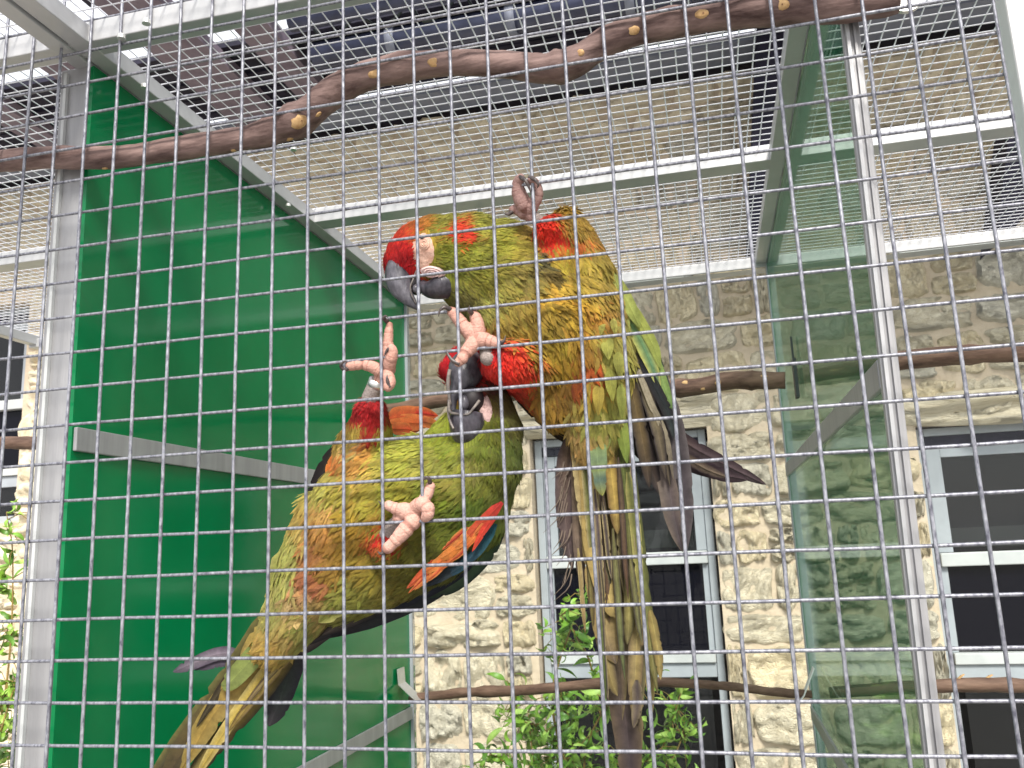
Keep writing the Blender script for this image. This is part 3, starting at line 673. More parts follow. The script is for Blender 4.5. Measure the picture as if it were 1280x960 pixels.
def quill(name, pts, wl, wr, cols, parent, roll=0, edge=None, splits=3, seed=0, n=56, tip=.3, bow=.05, rach=True):
    """one long feather. pts (px,py,y); wl/wr half widths (px) left/right at mid; cols list of colours base->tip; edge colour"""
    r = random.Random(seed); P = spline([at(*p) for p in pts], n); sc_ = scl(*pts[len(pts)//2]); P = [Vector(p) for p in P]
    vs, fs, cs, uv = [], [], [], []; qf = (lambda c: np.array(lin(c))*(1.0 if c[0] > 1.6*c[1] else 1.0)) if name == 'covert_feather' else qc
    cols = [qf(c) for c in cols]; ec = qf(edge) if edge else None
    cuts = [(r.uniform(.25, .95), r.choice([-1, 1]), r.uniform(.3, .8)) for _ in range(splits)]
    tot = 0
    for i in range(n):
        t = i/(n-1); T = (P[min(i+1, n-1)]-P[max(i-1, 0)]).normalized(); view = (P[i]-CAM).normalized()
        side = T.cross(view).normalized(); nrm = side.cross(T).normalized()
        R3 = Matrix.Rotation(roll, 3, T); side = R3@side; nrm = R3@nrm
        if nrm.dot(view) > 0: nrm = -nrm
        wf = min(1, .35+t*4)*(1 if t < 1-tip else max(0, 1-((t-1+tip)/tip)**1.9)**.8)*(.82+.18*math.sin(math.pi*min(1, t+.15)))+.015
        ci = t*(len(cols)-1); a = int(min(ci, len(cols)-2)) if len(cols) > 1 else 0
        c = cols[a]+(cols[min(a+1, len(cols)-1)]-cols[a])*(ci-a); m_ = 1+.12*noise.noise(Vector((t*7, seed, 1)))
        for k, u in enumerate((-1, -.55, -.08, 0, .08, .55, 1)):
            ww = (wl if u < 0 else wr)*sc_*wf; rag = 1.0
            if abs(u) > .9:
                rag = 1+.03*noise.noise(Vector((t*30, seed, u)))
                for (ct, cs_, cd) in cuts:
                    if cs_*u > 0 and 0 < t-ct < .04: rag -= .6*cd*(1-(t-ct)/.04)
            hgt = -abs(u)**1.5*bow*ww+(.0006 if u == 0 else 0)
            vs.append(P[i]+side*u*ww*rag+nrm*hgt)
            cc = c*m_*(1.25 if (u == 0 and rach) else 1); 
            if ec is not None and abs(u) > .9: cc = ec
            elif ec is not None and abs(u) > .5: cc = .6*c+.4*ec
            cs.append(cc); uv.append((abs(u)*.35+t*6.0, u*.5))
    for i in range(n-1):
        for k in range(6): q_ = i*7+k; fs.append((q_, q_+1, q_+8, q_+7))
    return mesh_obj(name, vs, fs, M['quill'], parent, True, cs, uv)
def beak(name, pts, mt, parent, depthf=.8, n=26, seg=20, ridge=0, keel=None):
    """solid horn: pts (px,py,y,halfwidth_px)"""
    P = spline([tuple(at(*p[:3]))+(p[3]*scl(*p[:3]),) for p in pts], n); vs, fs = [], []
    for i in range(n):
        a, b = Vector(P[max(i-1, 0)][:3]), Vector(P[min(i+1, n-1)][:3]); T = (b-a).normalized(); view = (Vector(P[i][:3])-CAM).normalized()
        sd_ = T.cross(view).normalized(); nr = sd_.cross(T).normalized(); w_ = max(P[i][3], .0003)
        for k in range(seg):
            an = 2*math.pi*k/seg
            vs.append(Vector(P[i][:3])+sd_*math.cos(an)*w_+nr*math.sin(an)*w_*depthf*(1-.18*math.cos(an)**2))
    for i in range(n-1):
        for k in range(seg): fs.append((i*seg+k, i*seg+(k+1) % seg, (i+1)*seg+(k+1) % seg, (i+1)*seg+k))
    fs.append(tuple(range(seg))[::-1]); fs.append(tuple((n-1)*seg+k for k in range(seg)))
    return mesh_obj(name, vs, fs, M[mt], parent, True)
def drape(name, body_me, cx, cy, rx, ry, lift, mt, parent, wr=.0008, rot=0, n=18, seed=0, rings=False):
    """skin patch lying on the body surface"""
    bvh = BVHTree.FromPolygons([v.co[:] for v in body_me.vertices], [p.vertices[:] for p in body_me.polygons])
    vs, fs = [], []; K = 28; last = None
    for i in range(n+1):
        q = i/n
        for k in range(K if i else 1):
            a = 2*math.pi*k/K; u, v = q*math.cos(a), q*math.sin(a); sx = rx*u*math.cos(rot)-ry*v*math.sin(rot); sy = rx*u*math.sin(rot)+ry*v*math.cos(rot)
            jj = 1+.08*noise.noise(Vector((math.cos(a)*2, math.sin(a)*2, seed)))
            d = ray(cx+sx*jj, cy+sy*jj).normalized(); h = bvh.ray_cast(CAM, d)
            if h[0] is None: co, nn = last
            else: co, nn = h[0], h[1]
            last = (co, nn)
            e = (1-q**4)
            wv = wr*(math.sin(q*26) if rings else noise.noise(Vector((u*3, v*9, seed))))
            vs.append(co+nn*((lift+wv)*e-.0004*(1-e)-(.001 if q == 1 else 0)))
    for k in range(K): fs.append((0, 1+k, 1+(k+1) % K))
    for i in range(n-1):
        for k in range(K): a, b = 1+i*K+k, 1+i*K+(k+1) % K; fs.append((a, a+K, b+K, b))
    return mesh_obj(name, vs, fs, M[mt], parent, True)
def ball(name, px, py, y, rpx, mt, parent, sq=(1, 1, 1)):
    c = at(px, py, y); r_ = rpx*scl(px, py, y)
    return mesh_obj(name, [Vector((v[0]*r_*sq[0], v[1]*r_*sq[1], v[2]*r_*sq[2]))+c for v in IV], IF, M[mt], parent, True)
def foot(parent, palm, toes, shank, mt, tube_only=False, ring=None):
    """toes: list of ([(px,py,y,r)...], claw [(px,py,y)...])"""
    balls = []; ph = []
    for ti, (pts, _) in enumerate(toes):
        ko = ti*1.7+palm[0][0]*.1
        P = spline([tuple(at(*p[:3]))+(p[3]*scl(*p[:3]),) for p in pts], 44)
        L = sum((Vector(P[i+1][:3])-Vector(P[i][:3])).length for i in range(43)); acc = 0
        for i in range(44):
            if i: acc += (Vector(P[i][:3])-Vector(P[i-1][:3])).length
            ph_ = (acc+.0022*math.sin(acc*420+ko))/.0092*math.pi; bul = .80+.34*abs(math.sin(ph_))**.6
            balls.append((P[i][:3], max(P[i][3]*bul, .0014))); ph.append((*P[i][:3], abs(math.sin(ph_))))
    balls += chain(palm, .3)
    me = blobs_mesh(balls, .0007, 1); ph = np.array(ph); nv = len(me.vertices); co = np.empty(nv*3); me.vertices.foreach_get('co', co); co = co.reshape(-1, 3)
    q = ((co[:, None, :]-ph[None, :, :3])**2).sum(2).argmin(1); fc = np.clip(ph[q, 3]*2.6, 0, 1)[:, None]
    hi = {'skin': (192, 150, 136), 'skin_dark': (156, 126, 120), 'skin_pale': (200, 160, 146)}[mt]; hi = np.array(lin(hi)); lo = hi*np.array([.60, .48, .46])  # creases painted darker, fold shade put into the skin colour
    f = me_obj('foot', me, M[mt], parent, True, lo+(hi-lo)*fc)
    for k, (pts, claw) in enumerate(toes):
        if not claw: continue
        P = spline([at(*p) for p in claw], 14); r0 = 2.9*scl(*claw[0])
        MB().tube(P, [r0*(1-(i/13)**1.4)+.0002 for i in range(14)], 10).out('claw', M['claw'], f, True)
    if shank:
        b = chain(shank, .3); me = blobs_mesh(b, .0012, 3); me_obj('shank', me, M['shank'], f, True)
    return f
#SPLIT
# ================= upper bird
b1 = empty('macaw', at(700, 400, .09), 'upper macaw with closed eye, beak above the other bird and long tail hanging straight down', 'parrot', 'macaws clinging to the aviary mesh')
def C(*p): return chain(p)
B1 = C((516, 322, .066, 33), (545, 318, .068, 48), (590, 322, .074, 55), (625, 335, .078, 60), (662, 366, .092, 74), (705, 402, .098, 80), (735, 455, .098, 60), (742, 505, .098, 46), (742, 545, .095, 30))
B1 += C((508, 330, .062, 27), (530, 318, .062, 42)) + C((575, 345, .066, 34), (615, 372, .08, 46), (650, 410, .09, 60), (668, 450, .088, 50), (700, 500, .09, 34))
B1 += C((700, 340, .07, 44), (698, 305, .052, 30), (690, 288, .034, 20)) + C((715, 350, .085, 52), (712, 300, .075, 30), (708, 276, .07, 18))
B1 += C((668, 462, .065, 36), (645, 456, .042, 31), (630, 452, .034, 27), (622, 452, .030, 22))
PAL1 = [(484, 315, (206, 40, 34)), (498, 338, (196, 24, 40)), (482, 345, (196, 26, 38)), (500, 318, (200, 30, 38)), (497, 298, (224, 78, 48)), (512, 288, (228, 112, 52)), (525, 278, (214, 132, 54)), (530, 292, (168, 134, 48), .7),  # plumage colours with the lighting left in them
        (545, 284, (146, 152, 52)), (560, 270, (160, 166, 62)), (545, 272, (160, 156, 56)), (568, 287, (224, 72, 46), 1.0), (576, 295, (216, 62, 44), .9), (560, 290, (222, 70, 44), .8), (596, 280, (168, 172, 66)), (620, 272, (168, 170, 66)), (560, 312, (136, 146, 44)), (585, 315, (150, 156, 52)), (560, 340, (122, 132, 46)), (600, 325, (118, 122, 38)),
        (625, 300, (160, 162, 56)), (650, 290, (176, 152, 58)), (650, 310, (156, 146, 54)), (600, 352, (132, 132, 44)), (582, 375, (96, 94, 40)), (625, 350, (144, 140, 60)), (610, 375, (158, 158, 76)), (640, 385, (158, 142, 62)), (655, 345, (134, 124, 60)), (670, 325, (82, 80, 46), .8), (700, 322, (182, 164, 58)), (722, 322, (170, 150, 52)),
        (690, 292, (224, 48, 36), 1.1), (682, 278, (226, 52, 34)), (700, 296, (214, 60, 36), .7), (706, 268, (176, 142, 50)), (716, 284, (180, 150, 58)), (722, 303, (232, 116, 54), .7), (735, 330, (178, 160, 66)), (690, 345, (96, 84, 36), .8), (715, 352, (170, 148, 54)), (740, 360, (170, 148, 60)),
        (690, 365, (190, 156, 56)), (712, 375, (196, 158, 54)), (690, 395, (132, 114, 40)), (665, 400, (146, 126, 44)), (640, 415, (160, 138, 52)), (660, 430, (172, 148, 50)), (690, 420, (150, 130, 40)), (715, 405, (176, 142, 52)), (740, 390, (196, 132, 56)), (762, 396, (184, 148, 72)), (755, 412, (172, 166, 72)), (775, 400, (160, 160, 78)),
        (735, 430, (146, 110, 40)), (738, 455, (184, 84, 38), .9), (722, 470, (160, 72, 32), .7), (765, 440, (168, 168, 78)), (700, 455, (152, 124, 34)), (680, 470, (132, 104, 30)), (700, 490, (120, 92, 30)), (745, 480, (176, 154, 62)), (762, 500, (160, 162, 76)), (740, 515, (166, 168, 84)), (725, 545, (178, 150, 86)), (690, 505, (150, 120, 42)),
        (630, 450, (216, 44, 34), 1.1), (615, 440, (196, 30, 44)), (645, 440, (212, 56, 36)), (650, 468, (200, 60, 36)), (625, 470, (208, 48, 34)), (655, 455, (200, 58, 36))]
FL1 = [(485, 330, .4, -.9, .5), (510, 295, .9, -.5, .45), (550, 275, 1, -.1, .5), (560, 330, 1, .1, .5), (600, 320, 1, .15, .6), (640, 300, 1, .2, .7), (580, 375, .7, .6, .6), (620, 360, .75, .6, .8), (650, 390, .6, .75, 1.0), (680, 340, .6, .4, .9), (700, 300, .3, .9, .8), (690, 290, .2, 1, .5), (720, 330, .2, 1, 1.0), (710, 380, .7, .5, 1.1), (750, 390, .5, .9, 1.0),
       (660, 430, .5, .8, 1.1), (700, 430, .25, 1, 1.2), (740, 430, .3, 1, 1.1), (740, 480, .05, 1, 1.2), (690, 480, .25, 1, 1.1), (740, 530, 0, 1, 1.2), (630, 450, .2, 1, .5), (610, 440, -.2, 1, .5), (650, 460, .5, .9, .6)]
me1 = blobs_mesh(B1, .0034, 6)
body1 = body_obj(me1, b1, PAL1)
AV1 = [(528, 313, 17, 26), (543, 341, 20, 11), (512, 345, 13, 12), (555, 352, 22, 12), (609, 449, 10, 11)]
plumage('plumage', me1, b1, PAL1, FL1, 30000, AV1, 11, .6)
# face
drape('face_patch', me1, 528, 314, 16, 24, .0012, 'face', b1, .0012, seed=2)
drape('eyelid', me1, 531, 305, 8, 9, .0042, 'face', b1, .0009, seed=5, rings=True)
drape('cheek_fold', me1, 541, 340, 17, 7.5, .0035, 'facepale', b1, .0016, rot=.15, seed=8, rings=True)
# eye just showing between the lids
drape('eye', me1, 529, 299, 3.0, 1.6, .0064, 'mouth', b1, 0, seed=1, n=6)
um = beak('upper_mandible', [(508, 326, .052, 17), (503, 336, .046, 20), (499, 348, .042, 18), (501, 360, .040, 14.5), (508, 371, .040, 10), (516, 380, .041, 6), (522, 387, .042, 1.2)], 'beak', b1, .75)
beak('beak_edge', [(521, 336, .032, .6), (516, 350, .030, .9), (513, 358, .029, .9), (514, 367, .032, .8), (520, 380, .038, .5)], 'beakrim', um, 1)
lm = beak('lower_mandible', [(594, 350, .070, 11), (574, 352, .054, 18), (556, 357, .045, 17), (541, 361, .041, 13), (532, 359, .041, 9.5), (527, 353, .042, 5)], 'beakdark', b1, .75)
ball('mouth_lining', 521, 356, .050, 12, 'mouth', b1, (1, .9, 1.1)); ball('tongue', 520, 361, .036, 4.2, 'beak', b1, (1, 1, 1.4))
ball('cere', 515, 333, .040, 6, 'facepale', b1, (1.6, .7, .7))
# feet
foot(b1, [(592, 424, .010, 11), (606, 425, .014, 10), (612, 436, .02, 10)],
     [([(592, 420, .008, 9.5), (580, 408, .006, 8), (570, 395, .006, 6.8), (563, 388, .003, 5.5)], [(563, 387, .0, ), (556, 384, -.006), (550, 388, -.009), (548, 396, -.008)]),
      ([(598, 418, .008, 9), (597, 405, .007, 7.5), (594, 396, .007, 6.5), (592, 391, .007, 5.5)], [(590, 392, .002), (586, 388, -.006), (587, 382, -.008)]),
      ([(600, 425, .006, 10), (612, 427, .004, 8), (621, 429, .004, 6.5)], [(624, 430, .002), (630, 426, -.002), (632, 419, -.004)]),
      ([(592, 430, .004, 9), (583, 440, .0, 7.5), (578, 448, -.004, 6.5), (573, 453, -.005, 5)], [(575, 455, -.007), (566, 451, -.009), (560, 443, -.009), (558, 436, -.008)])],
     [(608, 434, .016, 9), (610, 447, .012, 10.5), (620, 452, .03, 11)], 'skin')
foot(b1, [(660, 262, .016, 8.5), (664, 272, .02, 8)],
     [([(658, 262, .014, 9), (652, 250, .010, 9), (648, 238, .007, 8), (648, 228, .003, 6.5), (651, 222, -.003, 5)], [(650, 221, -.005), (657, 226, -.008), (662, 236, -.006), (664, 244, -.002)]),
      ([(663, 262, .014, 7.5), (670, 250, .010, 6.8), (672, 238, .007, 6.5), (669, 229, .003, 5.5), (664, 225, -.003, 4.5)], [(662, 222, -.004), (668, 224, -.009), (673, 231, -.008), (671, 236, -.004)]),
      ([(656, 268, .018, 7), (646, 262, .018, 6), (641, 262, .017, 5)], [(641, 264, .016), (635, 268, .014), (629, 266, .012)])],
     [(664, 268, .02, 7.5), (670, 274, .022, 8), (680, 282, .03, 9)], 'skin_dark')
# folded wing on the right: green coverts, then long brown quills
OL, GR, BL, BR = (168, 172, 84), (134, 168, 92), (40, 38, 48), (104, 92, 82)
def wq(nm, pts, wl, wr, cols, edge=None, **k): return quill(nm, pts, wl, wr, cols, b1, edge=edge, **k)
wq('flight_feather', [(760, 380, .10), (800, 470, .10), (828, 560, .10), (842, 640, .10), (853, 690, .105)], 15, 14, [(70, 60, 60), (92, 80, 76), (74, 62, 68)], (120, 106, 92), seed=1, roll=.1)
wq('flight_feather', [(768, 370, .095), (812, 450, .095), (842, 530, .095), (856, 620, .10), (858, 690, .10)], 13, 12, [(44, 42, 50), (58, 52, 56), (84, 74, 80)], (100, 92, 92), seed=2, roll=.05)
wq('flight_feather', [(775, 400, .09), (800, 470, .088), (822, 540, .088), (832, 600, .09)], 8, 8, [(128, 118, 82), (142, 128, 92), (96, 82, 70)], (52, 44, 48), seed=3, roll=.2)
wq('flight_feather', [(770, 420, .09), (790, 490, .085), (805, 560, .085), (812, 610, .09)], 10, 9, [(70, 58, 40), (112, 92, 50), (80, 64, 54)], (52, 44, 40), seed=4)
wq('flight_feather', [(752, 330, .088), (790, 400, .088), (820, 460, .088), (838, 520, .09)], 12, 11, [(40, 40, 48), (36, 38, 50), (44, 54, 56)], (52, 64, 60), seed=5)
wq('flight_feather', [(790, 440, .086), (812, 500, .086), (832, 545, .088), (842, 600, .09)], 4, 4, [(186, 176, 150), (168, 156, 128), (120, 108, 92)], seed=6)
for k, (pts, wd, c0, c1) in enumerate([
    ([(776, 395, .086), (806, 440, .086), (828, 490, .088), (836, 520, .09)], 8, (110, 150, 108), (74, 110, 84)), ([(790, 400, .084), (815, 440, .084), (833, 490, .086), (840, 512, .088)], 6, (160, 178, 96), (104, 138, 80)),
    ([(765, 375, .08), (792, 410, .08), (812, 450, .082), (826, 490, .084)], 9, (118, 152, 96), (92, 132, 100)), ([(782, 372, .078), (802, 405, .078), (818, 435, .08), (826, 462, .082)], 7, (178, 184, 92), (150, 164, 84)),
    ([(745, 335, .072), (762, 362, .072), (776, 388, .074), (786, 415, .076)], 11, (170, 180, 96), (166, 176, 92)), ([(762, 340, .07), (778, 365, .07), (792, 392, .072), (800, 410, .074)], 8, (176, 184, 100), (158, 170, 88)),
    ([(728, 300, .07), (745, 325, .068), (760, 352, .068), (772, 378, .07)], 10, (158, 176, 104), (170, 180, 94)), ([(722, 298, .064), (732, 322, .062), (742, 342, .062), (750, 356, .064)], 10, (130, 172, 128), (126, 176, 150)),
    ([(724, 288, .066), (740, 308, .066), (752, 330, .068)], 7, (164, 176, 88), (170, 180, 96))]):
    wq('covert_feather', pts, wd, wd, [c0, c1], (196, 196, 110) if k % 2 == 0 else None, seed=20+k, n=16, tip=.4, splits=1)
for k, (pts, wd, c0, c1) in enumerate([([(776, 400, .098), (800, 470, .098), (822, 530, .098), (838, 590, .10), (846, 640, .10)], 12, (38, 36, 46), (58, 50, 52)), ([(770, 430, .10), (788, 500, .10), (806, 560, .10), (826, 620, .102)], 12, (60, 50, 42), (78, 64, 56)),
                                       ([(780, 420, .092), (806, 490, .092), (826, 550, .092), (838, 610, .094)], 6, (96, 88, 62), (112, 98, 78)), ([(762, 410, .093), (782, 470, .09), (798, 530, .09), (808, 590, .092)], 8, (52, 44, 38), (92, 76, 50)),
                                       ([(800, 450, .084), (822, 490, .084), (836, 520, .085), (842, 548, .088)], 7, (34, 38, 46), (48, 60, 58))]):
    wq('flight_feather', pts, wd, wd, [c0, c1], (44, 38, 42), seed=50+k, roll=.2)
for k, (pts, wd) in enumerate([([(730, 306, .052), (742, 330, .050), (752, 352, .052)], 10), ([(724, 296, .05), (734, 318, .048), (742, 340, .05)], 8)]):
    wq('covert_feather', pts, wd, wd, [(150, 180, 120), (120, 176, 150)], (184, 196, 120), seed=57+k, n=24, tip=.5, splits=1)
# small fluffy flank tufts over the wing root
for k, (x, y, l, dx, wd, c) in enumerate([(752, 398, 22, -1, 7, (178, 172, 84)), (766, 398, 22, 4, 6, (180, 174, 86)), (758, 420, 30, 3, 11, (170, 170, 82)), (772, 440, 34, 4, 9, (166, 166, 80)), (762, 462, 40, 4, 10, (158, 158, 72)), (748, 480, 40, 0, 10, (172, 152, 66)), (776, 480, 45, 2, 8, (150, 156, 74)), (716, 345, 26, 10, 9, (186, 168, 64)), (700, 330, 24, 6, 11, (182, 166, 60)), (708, 268, 30, 10, 8, (172, 142, 54)), (716, 268, 36, 4, 7, (184, 152, 62))]):
    wq('covert_feather', [(x, y, .045), (x+dx*.5, y+l*.5, .034), (x+dx, y+l, .036)], wd*.72, wd*.72, [c, tuple(int(q*1.05) for q in c)], None, seed=60+k, n=24, tip=.65, splits=1)
# far wing tip sticking out to the right, and the dark edge of the other wing lower left
for k, (pts, wd, c) in enumerate([([(800, 500, .14), (850, 548, .15), (905, 580, .16), (958, 606, .165)], 10, (104, 86, 90)), ([(795, 515, .145), (850, 572, .152), (900, 592, .158), (935, 600, .16)], 10, (92, 74, 80)), ([(800, 520, .135), (840, 560, .145), (880, 585, .15), (912, 598, .15)], 8, (138, 120, 100)),
                                  ([(790, 530, .15), (805, 562, .15), (815, 570, .15)], 8, (72, 58, 54)), ([(780, 525, .152), (795, 560, .152), (812, 578, .152)], 7, (88, 70, 62))]):
    wq('flight_feather', pts, wd, wd, [(124, 104, 84), c, c], (66, 50, 58), seed=80+k, roll=.3)
for k, (pts, wd, c0, c1) in enumerate([([(640, 480, .13), (668, 510, .13), (694, 534, .13), (716, 556, .13)], 11, (44, 38, 38), (70, 54, 48)), ([(640, 476, .12), (664, 496, .12), (690, 522, .12), (708, 545, .12)], 7, (160, 150, 60), (96, 70, 52)), ([(660, 470, .10), (690, 505, .10), (712, 540, .105)], 10, (136, 112, 34), (110, 84, 40))]):
    wq('flight_feather', pts, wd, wd, [c0, c1], (84, 66, 40), seed=90+k)
# tail: long tapering quills of this bird, back ones first
TAN, TAN2, DK, OLV = (164, 144, 84), (186, 164, 96), (84, 70, 72), (128, 128, 68)
T1 = [([(745, 560, .12), (768, 700, .125), (785, 850, .13), (796, 985, .13)], 20, 20, [(110, 96, 60), (84, 72, 66), (64, 52, 60)], (128, 112, 76)),
      ([(765, 545, .115), (785, 680, .12), (805, 780, .12), (816, 890, .125)], 12, 12, [(140, 134, 66), (160, 142, 76), (150, 130, 70)], (188, 168, 96)),
      ([(740, 560, .115), (757, 700, .118), (770, 800, .12), (776, 906, .12)], 17, 17, [(150, 132, 80), (118, 100, 78), (104, 86, 84)], (140, 124, 80)),
      ([(775, 560, .108), (786, 680, .112), (798, 790, .115), (800, 900, .12)], 13, 12, [(122, 124, 58), (112, 104, 64), (92, 80, 74)], (150, 140, 90)),
      ([(782, 540, .10), (790, 620, .10), (800, 700, .105), (812, 800, .11), (822, 868, .11)], 9, 9, [(120, 136, 62), (126, 134, 66), (148, 136, 76)], (84, 86, 44)),
      ([(712, 540, .105), (706, 600, .105), (708, 660, .105), (716, 712, .108)], 12, 10, [(120, 96, 70), (112, 92, 86), (100, 84, 84)], (86, 70, 72)),
      ([(720, 550, .10), (722, 620, .10), (724, 690, .10), (730, 740, .104)], 8, 8, [(160, 134, 84), (140, 118, 96), (104, 88, 84)], (110, 92, 80)),
      ([(735, 560, .098), (742, 640, .095), (748, 720, .095), (760, 800, .098), (770, 830, .10)], 17, 16, [(176, 152, 84), (196, 170, 92), (176, 152, 96), (120, 104, 92)], (152, 130, 76)),
      ([(730, 548, .092), (740, 610, .09), (744, 680, .09), (762, 750, .092), (775, 775, .094)], 15, 14, [(184, 158, 88), (204, 178, 98), (190, 166, 100)], (164, 140, 78)),
      ([(768, 545, .094), (776, 620, .094), (778, 690, .096), (782, 750, .098)], 7, 7, [(150, 140, 60), (102, 88, 66), (84, 70, 68)], (172, 158, 104)),
      ([(757, 548, .088), (764, 590, .086), (770, 640, .086), (772, 668, .088)], 9, 8, [(206, 176, 78), (196, 164, 72), (172, 146, 80)], (112, 84, 48)),
      ([(775, 560, .092), (782, 610, .09), (786, 660, .09), (790, 730, .092)], 6, 6, [(120, 134, 60), (110, 118, 56), (142, 138, 76)], (76, 72, 40)),
      ([(722, 545, .09), (724, 590, .088), (730, 640, .088), (736, 690, .09)], 8, 8, [(172, 150, 90), (190, 164, 104), (180, 158, 104)], (196, 176, 120)),
      ([(785, 590, .09), (792, 640, .09), (797, 690, .092), (802, 760, .094)], 7, 7, [(96, 104, 44), (108, 112, 50), (152, 146, 74)], (180, 172, 96)),
      ([(742, 760, .10), (756, 810, .10), (764, 850, .10), (772, 870, .102)], 9, 9, [(150, 130, 82), (166, 146, 86), (178, 156, 90)], (96, 80, 64)),
      ([(795, 740, .10), (796, 790, .10), (794, 850, .10), (790, 890, .102)], 11, 9, [(156, 140, 80), (180, 158, 92), (172, 148, 88)], (120, 100, 72)),
      ([(785, 700, .096), (787, 740, .096), (786, 780, .096), (784, 806, .098)], 7, 7, [(150, 146, 76), (176, 164, 88), (140, 128, 80)], (104, 96, 60)),
      ([(800, 730, .094), (800, 770, .094), (797, 796, .096)], 6, 6, [(170, 160, 82), (200, 180, 100)], (120, 108, 64)),
      ([(812, 760, .11), (822, 810, .11), (826, 850, .112)], 6, 6, [(186, 164, 88), (190, 168, 96)], (140, 120, 70)),
      ([(796, 850, .098), (797, 880, .098), (792, 910, .10)], 7, 6, [(90, 78, 78), (120, 104, 90)], (150, 134, 100))]
for k, (pts, wl, wr, cols, ed) in enumerate(T1):
    wq('tail_feather', pts, wl, wr, cols, ed, seed=120+k, roll=random.Random(k).uniform(-.35, .35), splits=5, tip=.35)
wq('tail_feather', [(770, 800, .118), (778, 870, .12), (786, 930, .12), (792, 1010, .12)], 18, 17, [(112, 96, 70), (78, 64, 62), (58, 48, 54)], (96, 80, 60), seed=398, splits=5)
r5 = random.Random(15)
for k in range(16):
    x0 = r5.uniform(722, 790); y0 = r5.uniform(560, 720); L_ = r5.uniform(90, 190); dx = (x0-745)*.12+r5.uniform(4, 16); yy = r5.uniform(.082, .092)
    c = r5.choice([(92, 74, 78), (120, 100, 74), (176, 152, 88), (110, 116, 56), (78, 62, 66), (196, 172, 104), (140, 134, 76)])
    wq('tail_feather', [(x0, y0, yy), (x0+dx*.4, y0+L_*.4, yy), (x0+dx*.7, y0+L_*.75, yy), (x0+dx, y0+L_, yy+.004)], r5.uniform(2.5, 6), r5.uniform(2.5, 5), [c, tuple(int(q*r5.uniform(.8, 1.1)) for q in c)], (70, 56, 52) if k % 2 else (200, 180, 124), seed=400+k, roll=r5.uniform(-.6, .6), splits=6, tip=.4)
for k, (pts, wd, cols) in enumerate([([(738, 505, .075), (742, 530, .072), (745, 560, .074)], 11, [(158, 166, 82), (148, 164, 96)]), ([(752, 510, .072), (756, 540, .07), (754, 570, .072)], 9, [(164, 170, 88), (158, 170, 92)]),
                                     ([(744, 538, .07), (747, 575, .066), (750, 600, .068)], 12, [(150, 164, 92), (128, 150, 112), (150, 160, 80)]), ([(748, 580, .068), (750, 600, .066), (753, 620, .07)], 8, [(150, 158, 84), (112, 138, 122), (166, 166, 84)]), ([(730, 510, .08), (732, 540, .078), (735, 575, .08)], 11, [(176, 152, 84), (190, 152, 96)]), ([(770, 500, .08), (778, 540, .08), (784, 580, .084)], 8, [(150, 160, 76), (120, 140, 62)])]):
    wq('covert_feather', pts, wd, wd, cols, None, seed=160+k, n=18, tip=.4)
# frayed wisps on the left of the tail
fr_ = MB(); rr = random.Random(4)
for k in range(22):
    x, y = rr.uniform(702, 716), rr.uniform(560, 725); l = rr.uniform(16, 42)
    fr_.tube(spline([at(x, y, .104), at(x-l*.12, y+l*.5, .10), at(x-l*rr.uniform(.2, .7), y+l, .104)], 6), [.0009, .0008, .0007, .0006, .0004, .0002], 4)
fr_.out('frayed_barbs', mat('frayed_barbs', lin((118, 104, 92)), .8), b1)
#SPLIT
# ================= lower bird
b2 = empty('macaw', at(500, 620, .09), 'lower macaw lying back on the mesh, beak open, metal ring on one leg', 'parrot', 'macaws clinging to the aviary mesh')
B2 = C((590, 478, .085, 22), (604, 505, .085, 34), (610, 540, .085, 42), (602, 580, .082, 50), (570, 612, .09, 64), (520, 622, .098, 78), (470, 640, .10, 78), (430, 680, .10, 66), (400, 722, .098, 52), (374, 760, .095, 40), (348, 800, .092, 26))
B2 += C((572, 474, .075, 16), (590, 478, .085, 22)) + C((600, 590, .09, 48), (585, 640, .095, 50), (540, 672, .098, 56), (480, 700, .098, 56), (430, 730, .10, 44))
B2 += C((462, 590, .08, 46), (455, 560, .07, 34), (462, 536, .05, 26), (463, 515, .036, 19)) + C((574, 532, .082, 23), (560, 560, .085, 32)) + C((566, 464, .084, 16), (572, 452, .086, 15)) + C((598, 456, .085, 19),) + C((405, 640, .095, 30), (380, 700, .095, 30), (366, 738, .095, 23))
B2 += C((500, 690, .055, 30), (484, 680, .036, 19), (486, 672, .030, 14))
